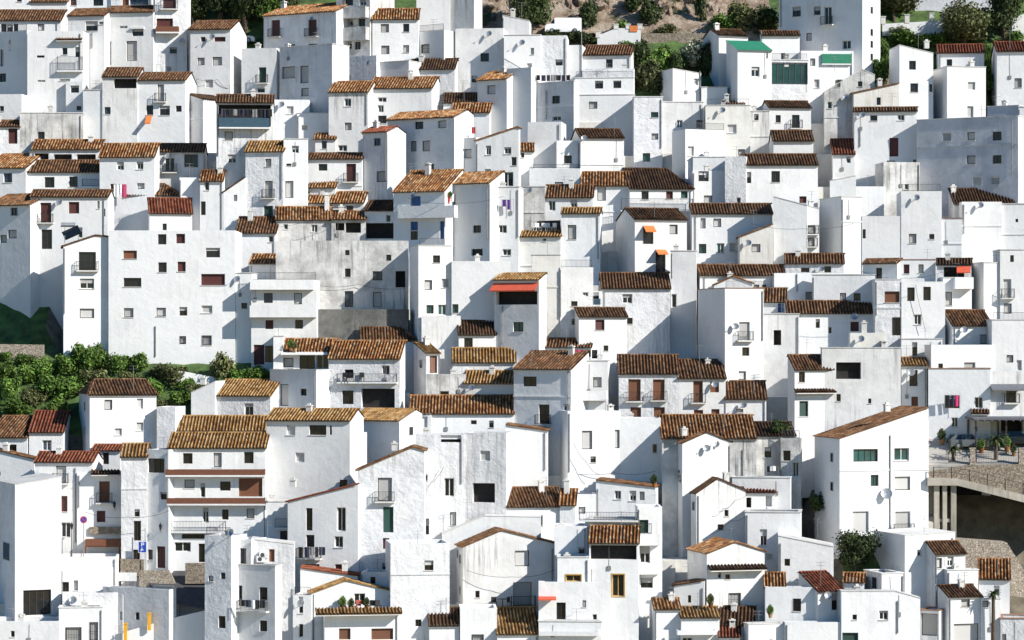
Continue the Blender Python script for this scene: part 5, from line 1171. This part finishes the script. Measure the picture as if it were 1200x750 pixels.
def road_at(px, Y): t = (Yb - Y) / (Yb - Yf); z = at(0, 512, Yb).z * (1 - t) + at(0, 545, Yf).z * t; return Vector(((px - CX) / F_PX * Y, Y, z))
def pyof(v): return HY - v.z / v.y * F_PX
for lab, px, Y, mt in (('dark car parked on the road terrace beside the green hedge', 1136, 262.5, 'paintgrey'), ('dark car at the right edge of the road terrace', 1192, 263.5, 'paintdark')):
    vehicle('car', lab, 'car', px, pyof(road_at(px, Y)), Y, 3.9, 1.45, CAR, CW, mt)
# ---- palms, lamp, signs, posts
def palm(label, px, Y, h, base=None, r=1.1):
    c = base or road_at(px, Y); root = empty('palm_tree', c); tag(root, label, 'palm tree'); q = MB(); q.tube((0, 0, -.1), (0, 0, h), .2, .15, 8); q.build('trunk', 'bark', root); q = MB()
    for k in range(26):
        a = k * 2.4; el = .9 - (k / 26) * 1.3; p = Vector((0, 0, h)); prev = None
        for s in range(5):
            d = Vector((math.cos(a) * math.cos(el), math.sin(a) * math.cos(el), math.sin(el))); w_ = .16 * (1 - s / 5.2); u = Vector((-math.sin(a), math.cos(a), 0)) * w_
            cur = (p - u, p + u + Vector((0, 0, .03)))
            if prev: q.quad([prev[0], prev[1], cur[1], cur[0]])
            prev = cur; p = p + d * r / 4; el -= .33
    q.build('fronds', 'leafdark', root)
palm('short palm with dark trunk behind the terrace railing, the left one', 1117, 258.5, 1.1); palm('bigger palm with dark trunk behind the terrace railing', 1167, 258.8, 1.9, r=1.5)
palm('thin tall palm at the bottom right before white houses', 1164, 0, 4.4, base=at(1164, 752, ground_Y(780)), r=.8)
plant('bush', 'green hedge bush on the road terrace behind the dark car', 1118, 524, 26, 14, 'g', g=521); plant('bush', 'small flowering bush at the left end of the road terrace', 1096, 546, 14, 18, 'o', g=541)
def lamp(label, px, y0, y1, Y, wall=False):
    c = at(px, y1, Y); root = empty('street_lamp', c); tag(root, label, 'street lamp'); h = at(px, y0, Y).z - c.z
    if wall: h = .1
    else:
        q = MB(); q.tube((0, 0, -1.5), (0, 0, h - .5), .055, .04, 8); q.tube((0, 0, 0), (0, 0, .5), .1, .07, 8); q.build('pole', 'iron', root)
    q = MB(); q.tube((0, 0, h - .5), (0, 0, h - .08), .09, .17, 6); q.tube((0, 0, h - .079), (0, 0, h + .12), .21, .03, 6); q.tube((0, 0, h + .12), (0, 0, h + .22), .02, .02, 5)
    if wall: q.box(-.02, .02, 0, .5, -.5, -.46); q.tube((0, .45, -.7), (0, .02, -.45), .02, n=5)
    q.build('lantern', 'iron', root)
lamp('black street lamp beside the modern white building', 84, 614, 662, ground_Y(664)); lamp('black lamp post on the road terrace at the right', 1144, 500, 546, 258.2)
lamp('black wall lantern on the tall shaded house by the street', 188, 616, 616, ground_Y(669) - .5, True); lamp('black wall lantern beside the brown balcony door', 134, 590, 590, ground_Y(650) - .45, True)
M['signblue'] = plain('sign_blue', (.02, .06, .36), .4, 0, .05); M['signred'] = plain('sign_red', (.5, .03, .04), .4, 0, .05); M['signwhite'] = plain('sign_white', (.8, .8, .8), .4, 0, .02)
def disc(q, r, y, m, n=24, cx=0, cz=0): q.quad([(cx + r * math.cos(2 * math.pi * k / n), y, cz + r * math.sin(2 * math.pi * k / n)) for k in range(n)], m)
Yq = ground_Y(664); c = at(98, 609, Yq); rt = empty('no_parking_sign', c - Vector((0, 0, 2.6))); tag(rt, 'round red and blue no parking sign on a grey pole', 'road sign'); q = MB(); q.tube((0, 0, -2), (0, 0, 2.9), .035, n=8); q.build('pole', 'pipe', rt)
q = MB(); q.tube((0, -.05, 2.6), (0, -.04, 2.6), .34, n=24); disc(q, .34, -.055, 0, cz=2.6); disc(q, .26, -.060, 1, cz=2.6); X_ = Matrix.Translation((0, 0, 2.6)) @ Matrix.Rotation(R(45), 4, 'Y'); q.box(-.3, .3, -.068, -.062, -.04, .04, 0, X_); q.build('sign_face', ['signred', 'signblue'], rt)
c = at(167, 641, ground_Y(676) - .3); rt = empty('parking_sign', c - Vector((0, 0, 2.4))); tag(rt, 'blue rectangular sign with white P and symbol on a pole', 'road sign'); q = MB(); q.tube((.25, 0, -2), (.25, 0, 4.2), .035, n=8); q.build('pole', 'metal', rt)
q = MB(); q.box(-.45, .45, -.06, -.04, 1.75, 3.0); q.box(-.5, .5, -.055, -.045, 1.7, 3.05, 1)
q.box(-.14, -.05, -.066, -.061, 2.45, 2.9, 1); q.box(-.049, .12, -.066, -.061, 2.82, 2.9, 1); q.box(-.049, .12, -.066, -.061, 2.62, 2.69, 1); q.box(.121, .19, -.066, -.061, 2.62, 2.9, 1)
q.box(-.1, .0, -.066, -.061, 2.0, 2.3, 1); q.box(.001, .15, -.066, -.061, 2.0, 2.07, 1); q.box(-.2, -.101, -.066, -.061, 1.88, 2.1, 1); o_s = q.build('sign_face', ['signblue', 'signwhite'], rt); o_s.scale = (.8, 1, .8); o_s.location = (0, 0, .5)
M['yellow'] = plain('yellow_plastic', (.72, .36, .02), .5, 0, .1)
for lab, px, y0, y1, g in (('yellow post beside the barred garage, the nearer one', 147, 730, 744, 752), ('yellow post against the blue shaded street wall, farther up', 175, 718, 731, 751.5)):
    Yq = ground_Y(g) - 1.2; c = at(px, y1, Yq); rt = empty('yellow_post', c); tag(rt, lab, 'post'); h = at(px, y0, Yq).z - c.z; q = MB(); q.box(-.15, .15, -.12, .12, -.6, h - .1); q.build('shaft', 'yellow', rt); q = MB(); q.box(-.19, .19, -.16, .16, h - .099, h); q.build('cap', 'yellow', rt)
Yq = ground_Y(752) - 1.4; c = at(144, 740, Yq); rt = empty('lamp_pole', c); tag(rt, 'thin white pole beside the nearer yellow post', 'pole'); q = MB(); q.tube((0, 0, -2), (0, 0, at(144, 697, Yq).z - c.z), .045, .035, 8); q.build('shaft', 'fw', rt); q = MB(); q.box(-.12, .12, -.12, .12, -.05, .02); q.build('base_plate', 'metal', rt)
Yq = ground_Y(692); o_ = at(181, 697, Yq); rt = empty('street_railing', o_); tag(rt, 'grey mesh railing along the ramp beside the street', 'railing'); q = MB()
for (x0, x1, y) in ((181, 204, 697), (205, 217, 703)): a = at(x0, y, Yq) - o_; b = at(x1, y, Yq) - o_; railing(q, a.x, b.x, -.2, 0, a.z - .3, a.z + .9, .12, False)
q.build('bars', 'metal', rt)

pg = empty('pergola', road_at(1141, 262.0)); tag(pg, 'dark flat pergola roof on posts over the road terrace, right edge', 'pergola'); o_ = road_at(1141, 262.0)
q = MB(); a = at(1141, 492, 260.5) - o_; b = at(1250, 487, 260.5) - o_; q.box(a.x, b.x, -1.5, 3.6, a.z, a.z + .22)
for i in range(14): x = a.x + .3 + i * .7; q.box(x, x + .12, -1.8, 3.7, a.z - .12, a.z - .001)
q.build('roof', 'agrey', pg)
for x in (.2, 3.2, 6.4):
    for y in (-1.2, 3.2): q = MB(); q.box(a.x + x, a.x + x + .14, y, y + .14, -.2 if y > 0 else -.9, a.z - .121); q.build('post', 'fd', pg)
for i, (px, Y, s, mt, lab) in enumerate([(1150, 261, 1.6, 'g', 'yellow-green plant beside the pergola post'), (1158, 262, 1.3, 'o', 'olive plant between the pergola and the bigger palm'), (1180, 261.5, 1.7, 'g', 'bright plant under the pergola at the right edge'), (1104, 264, 1.7, 'd', 'dark plant before the white wall at the left end of the terrace'), (1188, 260, 1.3, 'd', 'dark plant by the terrace railing near the right pillar')]):
    LATE.append((lab, px, pyof(road_at(px, Y)), Y, s, mt))
# ================================================================ washing, pots, cables
def find(lab):
    for S in SPECS:
        if lab in S['label']: return S
    raise KeyError(lab)
cloth = {}
for n_, c_ in (('navy', (.02, .025, .05)), ('black', (.012, .012, .014)), ('white', (.75, .75, .75)), ('pink', (.55, .04, .14)), ('red', (.4, .03, .03)), ('purple', (.10, .05, .22)), ('grey', (.2, .2, .21))):
    M['cl_' + n_] = plain('cloth_' + n_, c_, .95, 0, .2, 4)
def washing(label, px0, px1, py0, py1, Y, cols, group='washing hung out on the houses'):
    o = at(px0, py0, Y); root = empty('washing_line', o); tag(root, label, 'washing line', group); b = at(px1, py0, Y) - o; hm = (py1 - py0) / F_PX * Y
    q = MB(); q.tube((0, 0, 0), b, .012, n=4)
    for p in (Vector((0, 0, 0)), b): q.tube(p + Vector((0, 0, -hm * 1.3)), p + Vector((0, 0, .08)), .02, n=5)
    q.build('line', 'pipe', root); x = .05; i = 0
    while x < b.x - .25:
        w_ = rng.uniform(.28, .6); h_ = hm * rng.uniform(.65, 1.0); q = MB(); n = 4; sway = rng.uniform(-.06, .06)
        for r in range(4):
            for k in range(n + 1): q.v.append((x + w_ * k / n + rng.uniform(-.01, .01), math.sin(k * 1.7 + i) * .035 + sway * r / 3, -.01 - h_ * r / 3))
        for r in range(3):
            for k in range(n): s = r * (n + 1) + k; q.f.append((s, s + 1, s + n + 2, s + n + 1)); q.m.append(0)
        q.build('garment', 'cl_' + cols[i % len(cols)], root); x += w_ + rng.uniform(.02, .15); i += 1
for a in [('dark washing hung in the blue glass loggia', 260, 322, 128, 138, find('blue glass loggia')['Y'] - .7, ['navy', 'black', 'grey', 'black']),
          ('dark washing on the roof terrace of the rough blue-grey house', 628, 668, 88, 97, find('laundry on its roof terrace')['Y'] + .6, ['black', 'navy', 'black', 'grey']),
          ('dark and white washing on the shaded laundry terrace', 534, 558, 149, 159, find('dark laundry terrace')['Y'] + .5, ['black', 'navy', 'white', 'red']),
          ('purple washing beside the dirty tower', 588, 602, 234, 246, find('purple laundry beside')['Y'] - .5, ['purple', 'purple', 'navy']),
          ('red and white washing in the potted niche of the grey house', 520, 534, 227, 238, find('potted niche')['Y'] - .5, ['red', 'white', 'black']),
          ('pink and black washing on the terrace below a brown roof', 670, 704, 410, 422, find('below pink laundry')['Y'] + .6, ['navy', 'pink', 'pink', 'black', 'black']),
          ('dark washing hung under the window near the tiled porch', 1107, 1125, 463, 477, find('washing line of dark clothes')['Y'] - .5, ['black', 'navy', 'pink', 'black']),
          ('dark washing on the balcony of the dark-red edged house', 349, 377, 641, 654, find('a laundry balcony')['Y'] - 1.0, ['black', 'navy', 'grey']),
          ('dark washing between the two dark balcony doors at the bottom', 282, 314, 703, 714, find('laundry hanging from two')['Y'] - 1.2, ['black', 'navy', 'white', 'black']),
          ('white washing before the lower window near the small hip roof', 133, 147, 216, 232, find('above hanging washing')['Y'] - .6, ['white', 'white', 'pink']),
          ('white and dark washing behind a brick rim terrace', 898, 912, 546, 554, find('brick rim and laundry')['Y'] + .5, ['black', 'white', 'black'])]: washing(*a)
def pot(label, px, pb, Y, s=1.0, mt='g', group='potted plants on the terraces'):
    root = empty('potted_plant', at(px, pb, Y)); tag(root, label, 'potted plant', group); q = MB(); q.tube((0, 0, 0), (0, 0, .32 * s), .13 * s, .19 * s, 10); q.build('pot', 'ro', root)
    o = bpy.data.objects.new('foliage', CR['b' + mt][0]); col.objects.link(o); o.parent = root; o.location = (0, 0, .28 * s); o.scale = (.42 * s, .42 * s, .55 * s)
def flat(lab): S = find(lab); return S
for lab, px, pb, Y, s, mt in [('plant on the golden ledge terrace of the gable house', 402, 715, find('golden tile ledge and two')['Y'] + 1, 1.4, 'g'), ('second plant on the golden ledge terrace', 412, 715, find('golden tile ledge and two')['Y'] + 1, 1.2, 'd'), ('third plant on the golden ledge terrace', 430, 714, find('golden tile ledge and two')['Y'] + 1, 1.2, 'd'),
    ('plant on the white cubic terrace roof', 903, 724, find('roof terrace plants')['Y'] + 1.2, 1.3, 'g'), ('plant on the mauve shaded terrace under the orange roof', 341, 411, find('mauve shaded house')['Y'] - .4, 1.3, 'g'), ('second plant on the mauve shaded terrace', 346, 412, find('mauve shaded house')['Y'] - .4, 1.1, 'o'),
    ('plant in the grey house niche beside the blue shutters', 528, 236, find('potted niche')['Y'] - .3, 1.2, 'g'), ('plant beside the narrow red awning doorway', 767, 571, find('two stacked white balconies')['Y'] - .6, 1.3, 'd'), ('bushy plant on the mossy yellow roof ledge', 833, 712, find('mossy yellow tiled roof')['Y'] + 1, 1.4, 'o')]: pot(lab, px, pb, Y, s, mt)
for a in LATE: pot(*a, group=None)
def cable(label, pts, Y, sag=.25, r=.022):
    P = [at(x, y, Y) for x, y in pts]; o = P[0]; q = MB()
    for a, b in zip(P, P[1:]):
        prev = a - o
        for k in range(1, 9): t = k / 8; c = a + (b - a) * t - Vector((0, 0, sag * 4 * t * (1 - t))) - o; q.tube(prev, c, r, n=4, cap=False); prev = c
    ob = q.build('cable', 'iron'); ob.location = o; tag(ob, label, 'cable', 'overhead cables')
for lab, pts, Y in [('black cable curving across the two-shutter white house', [(672, 519), (686, 540), (702, 556)], find('two tall shuttered windows and grey')['Y'] - 1.0), ('cable slanting down the white three-window house', [(1073, 334), (1079, 362), (1085, 388)], find('three dark windows and diagonal')['Y'] - .4),
    ('cables over the old white gable house', [(842, 600), (862, 586), (880, 574)], find('cable and slit window')['Y'] - .6), ('second cable over the old white gable house', [(832, 626), (856, 610), (876, 603)], find('cable and slit window')['Y'] - .5),
    ('cable stretched low across the shaded blue wall', [(664, 553), (720, 554), (768, 552)], find('blue diagonal shade with one small')['Y'] - .8), ('cable crossing the front of the grey door house', [(300, 265), (350, 262), (420, 240)], find('grey balcony door')['Y'] - 4), ('cable along the long old grey house', [(371, 334), (420, 333), (475, 338)], find('long old grey plaster')['Y'] - .3),
    ('cable along the wall of the hatch house', [(486, 585), (505, 566), (520, 547)], find('small square hatch')['Y'] - .3), ('cable hanging beside the red awning house', [(230, 92), (255, 93), (268, 104)], find('red awnings and deep')['Y'] - .3), ('long cable above the tile ledge house', [(602, 230), (560, 226), (520, 236)], find('framed windows')['Y'] - 2),
    ('long cable crossing before the brown roofs at mid right', [(880, 262), (940, 268), (1000, 262)], find('long flat brown roof')['Y'] - 3), ('long cable over the plain slant topped house', [(1010, 318), (1060, 326), (1112, 316)], find('three dark windows and diagonal')['Y'] - 2), ('long cable under the double orange roof', [(490, 170), (540, 176), (602, 168)], find('double orange-brown roof')['Y'] - 4), ('cable between the blue shutter house and its neighbour', [(478, 232), (530, 238), (590, 230)], find('blue shutters and a wide')['Y'] - 2), ('cable above the narrow street at the bottom left', [(100, 600), (150, 606), (200, 598)], find('short golden tiled cap')['Y'] - 1.5), ('cable over the shaded blue gable at the bottom', [(546, 668), (600, 676), (650, 668)], find('striped brown roof, big pale')['Y'] - 1.5)]: cable(lab, pts, Y)

def chair(label, px, pb, Y, rz, mt, group='terrace chairs'):
    root = empty('chair', at(px, pb, Y), rz); tag(root, label, 'chair', group); q = MB(); q.box(-.24, .24, -.24, .24, .42, .46); q.build('seat', mt, root); q = MB(); q.box(-.24, .24, .2, .24, .461, .9); q.build('backrest', mt, root)
    for x in (-.21, .21):
        for y in (-.21, .21): q = MB(); q.box(x - .02, x + .02, y - .02, y + .02, 0, .419); q.build('leg', mt, root)
def table(label, px, pb, Y, mt):
    root = empty('table', at(px, pb, Y)); tag(root, label, 'table'); q = MB(); q.tube((0, 0, .7), (0, 0, .74), .5, n=16); q.build('table_top', mt, root); q = MB(); q.tube((0, 0, 0), (0, 0, .699), .05, n=8); q.build('leg', mt, root)
Yc_ = find('terrace of dark chairs')['Y'] + 1.3
for px in (624, 630, 637, 643, 649): chair('white plastic chair in the row under the dark shade net', px, 271, Yc_, rng.uniform(-.5, .5), 'fw', 'white chairs under the shade net')
slab_wall('shade_net', 'black shade net stretched behind the white terrace chairs', [(621, 272), (630, 259), (657, 258), (657, 272)], Yc_ + 1.2, .05, 'iron', 'shade net')
Yc_ = find('furnished balcony')['Y'] - .35
for px in (404, 411, 424): chair('dark chair on the long railed balcony', px, 447, Yc_, rng.uniform(-.6, .6), 'iron', 'dark chairs on the railed balcony')
Yc_ = find('half in diagonal shade')['Y'] - 1.3
table('dark round table on the shaded terrace of the striped gable house', 589, 711, Yc_, 'iron')
for px in (579, 598): chair('dark chair beside the round table on the shaded terrace', px, 711, Yc_, rng.uniform(-1, 1), 'iron', 'dark chairs at the shaded terrace table')
Yc_ = find('golden tile ledge and two')['Y'] + 1.1
for px, mt in ((420, 'ared'), (436, 'iron'), (444, 'iron')): chair(('red' if mt == 'ared' else 'black') + ' chair on the golden ledge terrace of the gable house', px, 715, Yc_, rng.uniform(-1, 1), mt, 'chairs on the golden ledge terrace')
